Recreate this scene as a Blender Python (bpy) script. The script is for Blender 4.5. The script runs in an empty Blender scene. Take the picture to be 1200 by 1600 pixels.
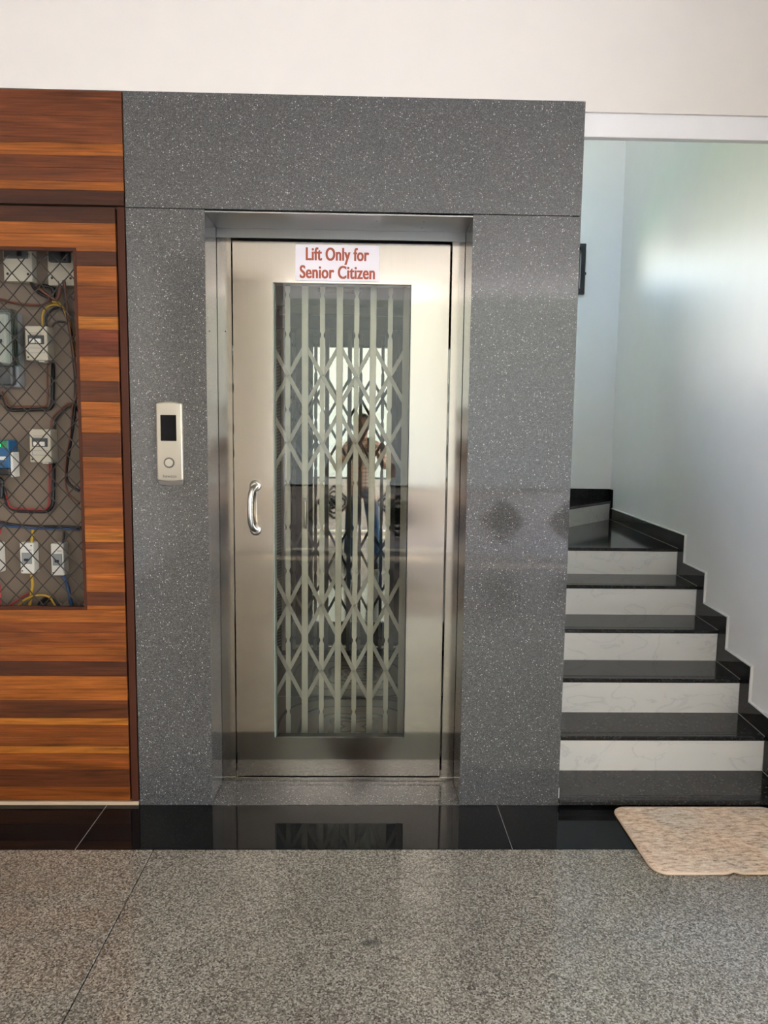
import bpy, bmesh, math, random
from mathutils import Matrix, Vector

C = bpy.context.scene.collection
random.seed(7)

# ---------------------------------------------------------------- camera, sky, sun, exposure
scn = bpy.context.scene
cam_data = bpy.data.cameras.new('camera')
cam_data.sensor_fit = 'VERTICAL'
cam_data.sensor_height = 36.0
cam_data.lens = 24.711
cam_data.clip_start = 0.01
cam = bpy.data.objects.new('camera', cam_data)
C.objects.link(cam)
cam.matrix_world = Matrix.Translation((0, -2.7, 1.4644)) @ Matrix(((0.999702, -0.021190, 0.012161), (-0.009943, 0.101799, 0.994755), (-0.022316, -0.994579, 0.101558))).transposed().to_4x4()
scn.camera = cam

w = bpy.data.worlds.new('sky')
scn.world = w
w.use_nodes = True
nt = w.node_tree
nt.nodes.clear()
tc = nt.nodes.new('ShaderNodeTexCoord')
sep = nt.nodes.new('ShaderNodeSeparateXYZ')
rmp = nt.nodes.new('ShaderNodeValToRGB')
bgn = nt.nodes.new('ShaderNodeBackground')
wo = nt.nodes.new('ShaderNodeOutputWorld')
nt.links.new(tc.outputs['Generated'], sep.inputs[0])
nt.links.new(sep.outputs['Z'], rmp.inputs[0])
nt.links.new(rmp.outputs[0], bgn.inputs[0])
nt.links.new(bgn.outputs[0], wo.inputs[0])
cr = rmp.color_ramp
cr.elements[0].position = 0.0
cr.elements[0].color = (1.0, 0.94, 0.83, 1)
cr.elements[1].position = 0.15
cr.elements[1].color = (1.0, 0.95, 0.87, 1)
e = cr.elements.new(0.32); e.color = (0.44, 0.65, 1.0, 1)
e = cr.elements.new(1.0); e.color = (0.42, 0.60, 1.0, 1)
bgn.inputs[1].default_value = 6.0

sun = bpy.data.lights.new('sun', 'SUN')
sun.energy = 13.0
sun.angle = 0.01
sun.color = (1.0, 0.91, 0.78)
sun_o = bpy.data.objects.new('sun', sun)
sun_o.rotation_euler = Vector((-0.10, 0.50, -0.86)).to_track_quat('-Z', 'Y').to_euler()
sun_o.location = (2, -12, 12)
C.objects.link(sun_o)


def portal(name, loc, direction, sx, sy):
    d = bpy.data.lights.new(name, 'AREA')
    d.shape = 'RECTANGLE'; d.size = sx; d.size_y = sy
    d.cycles.is_portal = True
    o = bpy.data.objects.new(name, d)
    o.location = loc
    o.rotation_euler = Vector(direction).to_track_quat('-Z', 'Y').to_euler()
    C.objects.link(o)


portal('sky_portal_front', (0.6, -6.35, 2.2), (0, 1, 0), 6.0, 2.6)
portal('sky_portal_side', (3.78, -3.85, 1.35), (-1, 0, 0), 2.3, 4.2)
portal('sky_portal_window', (1.33, 3.30, 2.84), (0, -1, 0), 0.72, 0.36)
portal('sky_portal_added_window', (0.45, -0.04, 4.85), (0, 1, 0), 2.5, 2.1)
portal('sky_portal_landing_window', (-0.13, 3.32, 2.575), (0, -1, 0), 1.98, 1.25)

vs = scn.view_settings
vs.view_transform = 'Standard'
vs.look = 'None'
vs.gamma = 1.0
vs.use_curve_mapping = False
vs.exposure = 1.4


# ---------------------------------------------------------------- helpers
class MB:
    def __init__(self):
        self.bm = bmesh.new()

    def _bev(self, verts, b, seg=1):
        if b > 0:
            es = list({e for v in verts for e in v.link_edges})
            bmesh.ops.bevel(self.bm, geom=es, offset=b, segments=seg, profile=0.5, affect='EDGES')

    def box(self, x0, x1, y0, y1, z0, z1, b=0, seg=1):
        vs_ = [self.bm.verts.new((x, y, z)) for x in (x0, x1) for y in (y0, y1) for z in (z0, z1)]
        for f in ((0, 1, 3, 2), (4, 6, 7, 5), (0, 4, 5, 1), (2, 3, 7, 6), (0, 2, 6, 4), (1, 5, 7, 3)):
            self.bm.faces.new([vs_[i] for i in f])
        self._bev(vs_, b, seg)
        return self

    def prism(self, poly, a0, a1, axis='y', b=0, seg=1):
        def p(u, v, a):
            return {'x': (a, u, v), 'y': (u, a, v), 'z': (u, v, a)}[axis]
        A = [self.bm.verts.new(p(u, v, a0)) for u, v in poly]
        Bv = [self.bm.verts.new(p(u, v, a1)) for u, v in poly]
        n = len(poly)
        fs = [self.bm.faces.new(A), self.bm.faces.new(Bv[::-1])]
        for i in range(n):
            fs.append(self.bm.faces.new((A[i], Bv[i], Bv[(i + 1) % n], A[(i + 1) % n])))
        bmesh.ops.recalc_face_normals(self.bm, faces=fs)
        self._bev(A + Bv, b, seg)
        return self

    def ring(self, o, i, y0, y1):
        """rectangular frame: o, i = (x0, x1, z0, z1), between y0 and y1"""
        def q(r, y):
            return [self.bm.verts.new(v) for v in ((r[0], y, r[2]), (r[1], y, r[2]), (r[1], y, r[3]), (r[0], y, r[3]))]
        of, inf, ob, ib = q(o, y0), q(i, y0), q(o, y1), q(i, y1)
        fs = []
        for k in range(4):
            j = (k + 1) % 4
            for f in ((of[k], of[j], inf[j], inf[k]), (ob[k], ib[k], ib[j], ob[j]),
                      (of[k], ob[k], ob[j], of[j]), (inf[k], inf[j], ib[j], ib[k])):
                fs.append(self.bm.faces.new(f))
        bmesh.ops.recalc_face_normals(self.bm, faces=fs)
        return self

    def tube(self, pts, r, n=8, closed=False):
        pts = [Vector(p) for p in pts]
        m = len(pts)
        rs = r if isinstance(r, (list, tuple)) else [r] * m
        up = None
        rings = []
        for i, p in enumerate(pts):
            if closed:
                t = pts[(i + 1) % m] - pts[i - 1]
            else:
                t = pts[min(i + 1, m - 1)] - pts[max(i - 1, 0)]
            t.normalize()
            if up is None:
                up = t.orthogonal().normalized()
            up = (up - t * up.dot(t)).normalized()
            sd = t.cross(up)
            rings.append([self.bm.verts.new(p + (up * math.cos(a) + sd * math.sin(a)) * rs[i])
                          for a in [2 * math.pi * k / n for k in range(n)]])
        for i in range(m if closed else m - 1):
            a, b = rings[i], rings[(i + 1) % m]
            for k in range(n):
                self.bm.faces.new((a[k], a[(k + 1) % n], b[(k + 1) % n], b[k]))
        if not closed:
            self.bm.faces.new(rings[0][::-1]); self.bm.faces.new(rings[-1])
        return self

    def cyl(self, p0, p1, r, n=16):
        return self.tube([p0, p1], r, n)

    def lathe(self, prof, origin, axis=(0, -1, 0), n=24):
        """prof: list of (radius, distance along axis)"""
        ax = Vector(axis).normalized(); u = ax.orthogonal().normalized(); v = ax.cross(u)
        o = Vector(origin); rings = []
        for r, d in prof:
            rings.append([self.bm.verts.new(o + ax * d + (u * math.cos(a) + v * math.sin(a)) * max(r, 1e-5))
                          for a in [2 * math.pi * k / n for k in range(n)]])
        for i in range(len(rings) - 1):
            for k in range(n):
                self.bm.faces.new((rings[i][k], rings[i][(k + 1) % n], rings[i + 1][(k + 1) % n], rings[i + 1][k]))
        self.bm.faces.new(rings[0][::-1]); self.bm.faces.new(rings[-1])
        return self

    def done(self, name, mat, parent=None, smooth=False, color=None, **props):
        bmesh.ops.recalc_face_normals(self.bm, faces=self.bm.faces[:])
        me = bpy.data.meshes.new(name)
        self.bm.to_mesh(me); self.bm.free()
        return link_mesh(me, name, mat, parent, smooth, color, **props)


def link_mesh(me, name, mat, parent=None, smooth=False, color=None, **props):
    if mat is not None:
        me.materials.clear(); me.materials.append(mat)
    if smooth:
        for p in me.polygons:
            p.use_smooth = True
        if smooth != 'all':
            try:
                me.set_sharp_from_angle(angle=math.radians(38))
            except Exception:
                pass
    o = bpy.data.objects.new(name, me)
    C.objects.link(o)
    if color:
        o.color = (*color, 1)
    if parent is not None:
        attach(o, parent)
    for k, v in props.items():
        o[k] = v
    return o


def attach(o, parent):
    o.parent = parent
    # meshes keep world coordinates: undo the empty's own location once
    off = parent.location if parent.parent is None else Vector((0, 0, 0))
    o.matrix_parent_inverse = Matrix.Translation(-off)


def thing(name, loc, label, cat, group=None):
    o = bpy.data.objects.new(name, None)
    o.empty_display_size = 0.1
    o.location = loc
    C.objects.link(o)
    tag(o, label, cat, group)
    return o


def tag(o, label, cat, group=None):
    o['label'] = label; o['category'] = cat
    if group:
        o['group'] = group
    return o


def round_path(pts, r=0.03, n=5):
    """polyline with rounded corners"""
    P = [Vector(p) for p in pts]
    out = [P[0]]
    for i in range(1, len(P) - 1):
        a, b, c = P[i - 1], P[i], P[i + 1]
        d1, d2 = (a - b), (c - b)
        rr = min(r, d1.length * 0.49, d2.length * 0.49)
        s, t = b + d1.normalized() * rr, b + d2.normalized() * rr
        for k in range(n + 1):
            u = k / n
            out.append(s * (1 - u) ** 2 + b * 2 * u * (1 - u) + t * u * u)
    out.append(P[-1])
    return out


def spline(pts, n=6):
    P = [Vector(p) for p in pts]
    P = [P[0] * 2 - P[1]] + P + [P[-1] * 2 - P[-2]]
    out = []
    for i in range(1, len(P) - 2):
        for k in range(n):
            t = k / n
            a, b, c, d = P[i - 1], P[i], P[i + 1], P[i + 2]
            out.append(0.5 * ((2 * b) + (c - a) * t + (2 * a - 5 * b + 4 * c - d) * t * t + (3 * b - a - 3 * c + d) * t ** 3))
    out.append(P[-2])
    return out


# ---------------------------------------------------------------- materials
def M_(name, col=(0.5, 0.5, 0.5), rough=0.5, metal=0.0, spec=0.5):
    m = bpy.data.materials.new(name)
    m.use_nodes = True
    b = m.node_tree.nodes['Principled BSDF']
    b.inputs['Base Color'].default_value = (*col, 1)
    b.inputs['Roughness'].default_value = rough
    b.inputs['Metallic'].default_value = metal
    b.inputs['Specular IOR Level'].default_value = spec
    return m


def N(m, typ, **kw):
    n = m.node_tree.nodes.new(typ)
    for k, v in kw.items():
        if k in n.inputs:
            n.inputs[k].default_value = v
        else:
            setattr(n, k, v)
    return n


def LK(m, a, b):
    m.node_tree.links.new(a, b)


def BS(m):
    return m.node_tree.nodes['Principled BSDF']


def ramp(m, stops, fac, interp='LINEAR'):
    r = N(m, 'ShaderNodeValToRGB')
    r.color_ramp.interpolation = interp
    els = r.color_ramp.elements
    while len(els) < len(stops):
        els.new(0.5)
    for e_, (p, c) in zip(els, stops):
        e_.position = p
        e_.color = (*c, 1) if len(c) == 3 else c
    LK(m, fac, r.inputs[0])
    return r.outputs[0]


def pos(m, scale=(1, 1, 1)):
    g = N(m, 'ShaderNodeNewGeometry')
    mp = N(m, 'ShaderNodeMapping')
    mp.inputs['Scale'].default_value = scale
    LK(m, g.outputs['Position'], mp.inputs[0])
    return mp.outputs[0]


def mix(m, fac, a, b, mode='MIX'):
    x = N(m, 'ShaderNodeMix', data_type='RGBA', blend_type=mode)
    for s, v in ((x.inputs[0], fac), (x.inputs[6], a), (x.inputs[7], b)):
        if hasattr(v, 'is_output'):
            LK(m, v, s)
        elif isinstance(v, (int, float)):
            s.default_value = v
        else:
            s.default_value = (*v, 1)
    return x.outputs[2]


def bump(m, height, strength=0.2, dist=0.002):
    b = N(m, 'ShaderNodeBump')
    b.inputs['Strength'].default_value = strength
    b.inputs['Distance'].default_value = dist
    LK(m, height, b.inputs['Height'])
    LK(m, b.outputs[0], BS(m).inputs['Normal'])


def g3(v):
    return (v, v, v)


def m_quartz():
    m = M_('grey_speckled_quartz', rough=0.05, spec=0.7)
    p = pos(m)
    v = N(m, 'ShaderNodeTexVoronoi', Scale=420.0); LK(m, p, v.inputs['Vector'])
    s = N(m, 'ShaderNodeSeparateColor'); LK(m, v.outputs['Color'], s.inputs[0])
    base = ramp(m, [(0.0, (0.034, 0.034, 0.033)), (0.3, (0.058, 0.058, 0.056)), (0.7, (0.086, 0.085, 0.082)), (0.93, (0.125, 0.123, 0.118)), (1.0, (0.19, 0.186, 0.178))], s.outputs[0])
    v2 = N(m, 'ShaderNodeTexVoronoi', Scale=175.0); LK(m, p, v2.inputs['Vector'])
    s2 = N(m, 'ShaderNodeSeparateColor'); LK(m, v2.outputs['Color'], s2.inputs[0])
    a = ramp(m, [(0.0, g3(1)), (0.30, g3(1)), (0.36, g3(0))], v2.outputs['Distance'])
    b = ramp(m, [(0.0, g3(0)), (0.84, g3(0)), (0.97, g3(0.75))], s2.outputs[0])
    f = mix(m, 1.0, a, b, 'MULTIPLY')
    LK(m, mix(m, f, base, (0.62, 0.61, 0.58)), BS(m).inputs['Base Color'])
    return m


def m_floor_granite():
    m = M_('beige_grey_granite', rough=0.085, spec=0.75)
    p = pos(m)
    v = N(m, 'ShaderNodeTexVoronoi', Scale=240.0); LK(m, p, v.inputs['Vector'])
    s = N(m, 'ShaderNodeSeparateColor'); LK(m, v.outputs['Color'], s.inputs[0])
    base = ramp(m, [(0.0, (0.064, 0.053, 0.040)), (0.25, (0.150, 0.128, 0.096)), (0.6, (0.250, 0.218, 0.168)), (1.0, (0.46, 0.415, 0.335))], s.outputs[0])
    n = N(m, 'ShaderNodeTexNoise', Scale=2.2, Detail=3.0); LK(m, p, n.inputs['Vector'])
    big = ramp(m, [(0.3, g3(0.86)), (0.7, g3(1.1))], n.outputs[0])
    col = mix(m, 1.0, base, big, 'MULTIPLY')
    # two old scuffs on the slabs
    for cx, cy, rx, ry, k in ((0.020, -0.780, 0.045, 0.022, 0.55), (-0.30, -1.10, 0.02, 0.012, 0.6)):
        g = N(m, 'ShaderNodeNewGeometry')
        mp = N(m, 'ShaderNodeMapping')
        mp.inputs['Location'].default_value = (-cx / rx, -cy / ry, 0)
        mp.inputs['Scale'].default_value = (1 / rx, 1 / ry, 0)
        LK(m, g.outputs['Position'], mp.inputs[0])
        ln = N(m, 'ShaderNodeVectorMath', operation='LENGTH'); LK(m, mp.outputs[0], ln.inputs[0])
        mk = ramp(m, [(0.5, g3(k)), (1.0, g3(0))], ln.outputs['Value'])
        col = mix(m, mk, col, (0.03, 0.03, 0.028))
    LK(m, col, BS(m).inputs['Base Color'])
    n2 = N(m, 'ShaderNodeTexNoise', Scale=260.0); LK(m, p, n2.inputs['Vector'])
    bump(m, n2.outputs[0], 0.015, 0.001)
    return m


def m_black_granite(name='black_granite', base=0.005, fleck=0.016, rough=0.025, spec=0.22):
    m = M_(name, rough=rough, spec=spec)
    p = pos(m, (1, 1, 1))
    v = N(m, 'ShaderNodeTexVoronoi', Scale=160.0); LK(m, p, v.inputs['Vector'])
    s = N(m, 'ShaderNodeSeparateColor'); LK(m, v.outputs['Color'], s.inputs[0])
    LK(m, ramp(m, [(0.0, g3(base)), (0.7, g3(base * 1.5)), (0.9, g3(fleck * 0.5)), (1.0, g3(fleck))], s.outputs[0]), BS(m).inputs['Base Color'])
    return m


def m_marble():
    m = M_('white_veined_marble', rough=0.2)
    p = pos(m, (1.0, 1.0, 2.2))
    n = N(m, 'ShaderNodeTexNoise', Scale=3.0, Detail=6.0, Distortion=1.6); LK(m, p, n.inputs['Vector'])
    LK(m, ramp(m, [(0.40, (0.88, 0.86, 0.81)), (0.490, (0.87, 0.85, 0.80)), (0.505, (0.76, 0.75, 0.71)), (0.53, (0.87, 0.85, 0.80)), (0.7, (0.89, 0.87, 0.82))], n.outputs[0]), BS(m).inputs['Base Color'])
    return m


def m_paint(name, col, rough=0.6, wav=0.05):
    m = M_(name, col, rough)
    p = pos(m)
    n = N(m, 'ShaderNodeTexNoise', Scale=7.0, Detail=4.0); LK(m, p, n.inputs['Vector'])
    LK(m, mix(m, n.outputs[0], [c * 0.97 for c in col], [min(1, c * 1.03) for c in col]), BS(m).inputs['Base Color'])
    n2 = N(m, 'ShaderNodeTexNoise', Scale=14.0, Detail=3.0)
    LK(m, pos(m, (1, 1, 0.35)), n2.inputs['Vector'])
    bump(m, n2.outputs[0], wav, 0.01)
    return m


def m_steel(name='brushed_steel', col=(0.445, 0.412, 0.355), rough=0.10, aniso=0.8):
    m = M_(name, col, rough, 1.0)
    n = N(m, 'ShaderNodeTexNoise', Scale=60.0, Detail=3.0)
    LK(m, pos(m, (22, 22, 0.12)), n.inputs['Vector'])
    LK(m, mix(m, n.outputs[0], [c * 0.90 for c in col], [min(1, c * 1.08) for c in col]), BS(m).inputs['Base Color'])
    n2 = N(m, 'ShaderNodeTexNoise', Scale=1.6, Detail=2.0); LK(m, pos(m, (1, 1, 2.2)), n2.inputs['Vector'])
    bump(m, n2.outputs[0], 0.04, 0.02)
    BS(m).inputs['Anisotropic'].default_value = aniso
    tg = N(m, 'ShaderNodeTangent', direction_type='RADIAL', axis='Z')
    LK(m, tg.outputs[0], BS(m).inputs['Tangent'])
    BS(m).inputs['Anisotropic Rotation'].default_value = 0.0
    return m


def m_wood():
    m = M_('walnut_laminate', rough=0.36, spec=0.3)
    oi = N(m, 'ShaderNodeObjectInfo')
    g = N(m, 'ShaderNodeNewGeometry')
    off = N(m, 'ShaderNodeVectorMath', operation='SCALE')
    off.inputs[0].default_value = (13.0, 7.0, 31.0)
    LK(m, oi.outputs['Random'], off.inputs['Scale'])
    ad = N(m, 'ShaderNodeVectorMath', operation='ADD')
    LK(m, g.outputs['Position'], ad.inputs[0]); LK(m, off.outputs[0], ad.inputs[1])
    mp = N(m, 'ShaderNodeMapping'); mp.inputs['Scale'].default_value = (1.3, 6.0, 15.0)
    LK(m, ad.outputs[0], mp.inputs[0])
    n = N(m, 'ShaderNodeTexNoise', Scale=1.6, Detail=5.0, Roughness=0.6, Distortion=0.8); LK(m, mp.outputs[0], n.inputs['Vector'])
    mp2 = N(m, 'ShaderNodeMapping'); mp2.inputs['Scale'].default_value = (5, 30.0, 170.0)
    LK(m, ad.outputs[0], mp2.inputs[0])
    n2 = N(m, 'ShaderNodeTexNoise', Scale=1.0, Detail=4.0, Distortion=0.3); LK(m, mp2.outputs[0], n2.inputs['Vector'])
    k1 = ramp(m, [(0.28, g3(0.35)), (0.42, g3(0.8)), (0.55, g3(1.05)), (0.72, g3(1.6))], n.outputs[0])
    k2 = ramp(m, [(0.3, g3(0.62)), (0.6, g3(1.12))], n2.outputs[0])
    c1 = mix(m, 1.0, oi.outputs['Color'], k1, 'MULTIPLY')
    LK(m, mix(m, 1.0, c1, k2, 'MULTIPLY'), BS(m).inputs['Base Color'])
    return m


def m_glass(name, tint=(0.88, 0.92, 0.90), k=1.0):
    m = bpy.data.materials.new(name); m.use_nodes = True
    m.node_tree.nodes.clear()
    out = N(m, 'ShaderNodeOutputMaterial')
    t = N(m, 'ShaderNodeBsdfTransparent'); t.inputs[0].default_value = (*tint, 1)
    g = N(m, 'ShaderNodeBsdfGlossy'); g.inputs['Roughness'].default_value = 0.0
    fr = N(m, 'ShaderNodeFresnel'); fr.inputs[0].default_value = 1.52
    mx = N(m, 'ShaderNodeMixShader')
    LK(m, fr.outputs[0], mx.inputs[0]); LK(m, t.outputs[0], mx.inputs[1]); LK(m, g.outputs[0], mx.inputs[2])
    LK(m, mx.outputs[0], out.inputs[0])
    return m


def m_mat():
    m = M_('beige_woven_pile', rough=0.95, spec=0.1)
    p = pos(m, (9, 30, 9))
    n = N(m, 'ShaderNodeTexNoise', Scale=3.0, Detail=9.0, Roughness=0.85); LK(m, p, n.inputs['Vector'])
    col = ramp(m, [(0.36, (0.20, 0.125, 0.078)), (0.45, (0.62, 0.45, 0.315)), (0.52, (0.84, 0.66, 0.50)), (0.62, (0.95, 0.86, 0.73))], n.outputs[0])
    n2 = N(m, 'ShaderNodeTexNoise', Scale=4.0, Detail=2.0); LK(m, pos(m), n2.inputs['Vector'])
    k = ramp(m, [(0.35, (0.92, 0.97, 1.0)), (0.65, (1.03, 0.96, 0.90))], n2.outputs[0])
    LK(m, mix(m, 1.0, col, k, 'MULTIPLY'), BS(m).inputs['Base Color'])
    n3 = N(m, 'ShaderNodeTexNoise', Scale=175.0, Detail=2.0); LK(m, pos(m, (1, 2, 1)), n3.inputs['Vector'])
    bump(m, n3.outputs[0], 0.6, 0.004)
    return m


def m_cabin_floor():
    m = M_('patterned_vinyl', rough=0.3)
    g = N(m, 'ShaderNodeNewGeometry')
    mp = N(m, 'ShaderNodeMapping'); mp.inputs['Location'].default_value = (0.065, -0.78, 0)
    LK(m, g.outputs['Position'], mp.inputs[0])
    flat = N(m, 'ShaderNodeVectorMath', operation='MULTIPLY'); flat.inputs[1].default_value = (1, 1, 0)
    LK(m, mp.outputs[0], flat.inputs[0])
    sp = N(m, 'ShaderNodeSeparateXYZ'); LK(m, flat.outputs[0], sp.inputs[0])
    at = N(m, 'ShaderNodeMath', operation='ARCTAN2'); LK(m, sp.outputs[1], at.inputs[0]); LK(m, sp.outputs[0], at.inputs[1])
    a4 = N(m, 'ShaderNodeMath', operation='MULTIPLY'); LK(m, at.outputs[0], a4.inputs[0]); a4.inputs[1].default_value = 4.0
    cs = N(m, 'ShaderNodeMath', operation='COSINE'); LK(m, a4.outputs[0], cs.inputs[0])
    wv = N(m, 'ShaderNodeMath', operation='MULTIPLY'); LK(m, cs.outputs[0], wv.inputs[0]); wv.inputs[1].default_value = 0.022
    ln = N(m, 'ShaderNodeVectorMath', operation='LENGTH'); LK(m, flat.outputs[0], ln.inputs[0])
    rr = N(m, 'ShaderNodeMath', operation='ADD'); LK(m, ln.outputs['Value'], rr.inputs[0]); LK(m, wv.outputs[0], rr.inputs[1])
    br, dk = (0.34, 0.25, 0.17), (0.035, 0.028, 0.022)
    c = ramp(m, [(0.0, br), (0.055, dk), (0.075, br), (0.105, dk), (0.135, br), (0.175, dk), (0.195, br), (0.285, dk), (0.30, (0.26, 0.20, 0.14)), (0.40, dk), (0.415, (0.22, 0.16, 0.11))], rr.outputs[0], 'CONSTANT')
    LK(m, c, BS(m).inputs['Base Color'])
    return m


def m_plaid():
    m = M_('plaid_cotton', rough=0.9, spec=0.1)
    p = pos(m)
    s = N(m, 'ShaderNodeSeparateXYZ'); LK(m, p, s.inputs[0])
    outs = []
    for i, fr in ((0, 150.0), (2, 150.0)):
        mu = N(m, 'ShaderNodeMath', operation='MULTIPLY'); LK(m, s.outputs[i], mu.inputs[0]); mu.inputs[1].default_value = fr
        si = N(m, 'ShaderNodeMath', operation='SINE'); LK(m, mu.outputs[0], si.inputs[0])
        outs.append(ramp(m, [(0.0, (0.95, 0.85, 0.78)), (0.45, (0.95, 0.85, 0.78)), (0.55, (0.50, 0.16, 0.12))], si.outputs[0]))
    LK(m, mix(m, 0.5, outs[0], outs[1], 'MIX'), BS(m).inputs['Base Color'])
    return m


def m_leaf(name, c0, c1, sc):
    m = M_(name, rough=0.6, spec=0.2)
    n = N(m, 'ShaderNodeTexNoise', Scale=sc, Detail=5.0); LK(m, pos(m), n.inputs['Vector'])
    LK(m, ramp(m, [(0.3, c0), (0.7, c1)], n.outputs[0]), BS(m).inputs['Base Color'])
    return m


QUARTZ = m_quartz()
FLOORG = m_floor_granite()
BLACK = m_black_granite()
TREAD = m_black_granite('dark_granite_tread', 0.012, 0.07, 0.10, 0.4)
MARBLE = m_marble()
WHITE = m_paint('warm_white_paint', (0.77, 0.715, 0.655), 0.55)
STAIRW = m_paint('grey_white_gloss_paint', (0.83, 0.805, 0.79), 0.42, 0.10)
PLASTER = m_paint('white_plaster_edge', (0.82, 0.81, 0.78), 0.7)
GROUT = M_('grey_grout', (0.10, 0.095, 0.085), 0.8)
STEEL = m_steel()
STEELD = m_steel('dull_steel', (0.36, 0.355, 0.34), 0.32, 0.4)
SATIN = M_('satin_steel', (0.66, 0.63, 0.57), 0.28, 1.0)
MIRROR = M_('mirror_steel', (0.80, 0.80, 0.78), 0.015, 1.0)
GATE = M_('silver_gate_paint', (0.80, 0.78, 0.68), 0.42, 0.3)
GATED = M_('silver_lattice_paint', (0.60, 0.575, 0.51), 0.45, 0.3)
WOOD = m_wood()
EDGE = M_('dark_brown_edge', (0.060, 0.018, 0.009), 0.5, 0.0, 0.2)
CARC = M_('beige_backboard', (0.20, 0.155, 0.115), 0.6)
DARKIN = M_('dark_carcass', (0.06, 0.045, 0.035), 0.7)
GAP = M_('black_gap', (0.006, 0.005, 0.005), 0.8)
WIRE = M_('mesh_wire_steel', (0.045, 0.036, 0.030), 0.32, 0.4)
CREAM = M_('cream_plastic', (0.52, 0.48, 0.38), 0.45)
WHITEP = M_('white_plastic', (0.70, 0.69, 0.63), 0.4)
GREYP = M_('grey_plastic', (0.26, 0.28, 0.29), 0.45)
DGREYP = M_('dark_grey_plastic', (0.055, 0.06, 0.062), 0.45)
BLACKP = M_('black_plastic', (0.012, 0.012, 0.014), 0.35)
BLACKR = M_('black_cable_sheath', (0.012, 0.012, 0.014), 0.35)
REDR = M_('red_cable_sheath', (0.35, 0.03, 0.03), 0.45)
BROWNR = M_('brown_cable_sheath', (0.16, 0.055, 0.03), 0.45)
YELR = M_('yellow_cable_sheath', (0.48, 0.30, 0.03), 0.45)
BLUER = M_('blue_cable_sheath', (0.03, 0.08, 0.20), 0.45)
BLUEP = M_('blue_plastic', (0.02, 0.11, 0.25), 0.35)
GREENP = M_('green_plastic', (0.03, 0.22, 0.09), 0.4)
SCREENM = M_('black_screen_glass', (0.003, 0.003, 0.004), 0.08, 0.0, 0.15)
SILVER = M_('champagne_silver', (0.50, 0.465, 0.385), 0.38, 0.7)
SILVERD = M_('dark_silver_trim', (0.17, 0.155, 0.145), 0.5, 0.4)  # darker silver for the chin, button ring and print
SIGNW = M_('white_acrylic', (0.86, 0.80, 0.84), 0.25)
SIGNR = M_('brick_red_ink', (0.40, 0.085, 0.04), 0.5)
GLASS = m_glass('clear_door_glass', (0.86, 0.865, 0.83))
WGLASS = m_glass('window_glass', (0.95, 0.97, 0.96))
GEDGE = M_('green_glass_edge', (0.30, 0.38, 0.34), 0.2)
PLINTH = M_('beige_plinth', (0.48, 0.36, 0.24), 0.6)
JOINT = M_('pale_joint', (0.30, 0.29, 0.27), 0.7)
CABP = M_('dark_cabin_laminate', (0.05, 0.046, 0.042), 0.3)
RUBBER = M_('ribbed_rubber', (0.03, 0.03, 0.032), 0.5)
VINYL = m_cabin_floor()
MATM = m_mat()
MATB = M_('mat_binding', (0.70, 0.53, 0.38), 0.9, 0, 0.1)
SKIN = M_('skin', (0.40, 0.215, 0.145), 0.5)
HAIR = M_('black_hair', (0.012, 0.010, 0.009), 0.5)
PLAID = m_plaid()
JEANS = M_('blue_denim', (0.045, 0.085, 0.16), 0.85, 0, 0.2)
LEATHER = M_('dark_leather', (0.03, 0.02, 0.015), 0.5)
CONC = m_paint('pale_concrete', (0.52, 0.49, 0.44), 0.8)
HOUSE = m_paint('cream_house_paint', (0.31, 0.268, 0.20), 0.8)
IRONW = M_('pale_gate_sheet', (0.82, 0.74, 0.72), 0.5)
IRONB = M_('black_wrought_iron', (0.015, 0.015, 0.016), 0.5)
LAWN = m_leaf('lawn', (0.09, 0.27, 0.02), (0.20, 0.48, 0.05), 9.0)
HEDGE = m_leaf('hedge_leaves', (0.06, 0.22, 0.02), (0.22, 0.52, 0.06), 24.0)
LED = bpy.data.materials.new('green_led'); LED.use_nodes = True
BS(LED).inputs['Base Color'].default_value = (0.02, 0.3, 0.12, 1)
BS(LED).inputs['Emission Color'].default_value = (0.05, 1.0, 0.35, 1)
BS(LED).inputs['Emission Strength'].default_value = 0.9


def S(o):
    o['kind'] = 'structure'
    return o


# ================================================================ large structure
XL, XR = -1.003 * 0.9, 0.7815          # outer edges of the grey cladding
OX0, OX1, OZ = -0.614, 0.3785, 2.297   # recess of the lift door
ZT = 2.709                             # top of cladding


def wallx(y):
    return 1.75 + 0.082 * y             # the right-hand wall runs slightly outwards


# floor: bed + slabs
floor = S(MB().box(-2.4, 3.6, -6.4, 3.29, -0.06, -0.0305).done('floor', GROUT))
ye = [-0.3075, -1.55, -2.80, -4.05, -5.30, -6.4]
xe = [-2.4, -0.755, 1.62, 3.6]
J = 0.0018
for i in range(3):
    for j in range(5):
        MB().box(xe[i] + J, xe[i + 1] - J, ye[j + 1] + J, ye[j] - J, -0.03, 0.0, 0.0012).done('tile', FLOORG, floor)
se = [-2.4, -1.033, 0.533, 2.10, 3.6]
for i in range(4):
    MB().box(se[i] + 0.0008, se[i + 1] - 0.0008, -0.3065, -0.0005 if se[i] < 1.5 else -0.0005, -0.03, 0.0, 0.0006).done('strip_tile', BLACK, floor)

for x in (-1.033, 0.533):
    MB().box(x - 0.0009, x + 0.0009, -0.3065, -0.0005, -0.03, 0.0002).done('joint_line', JOINT, floor)
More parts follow.
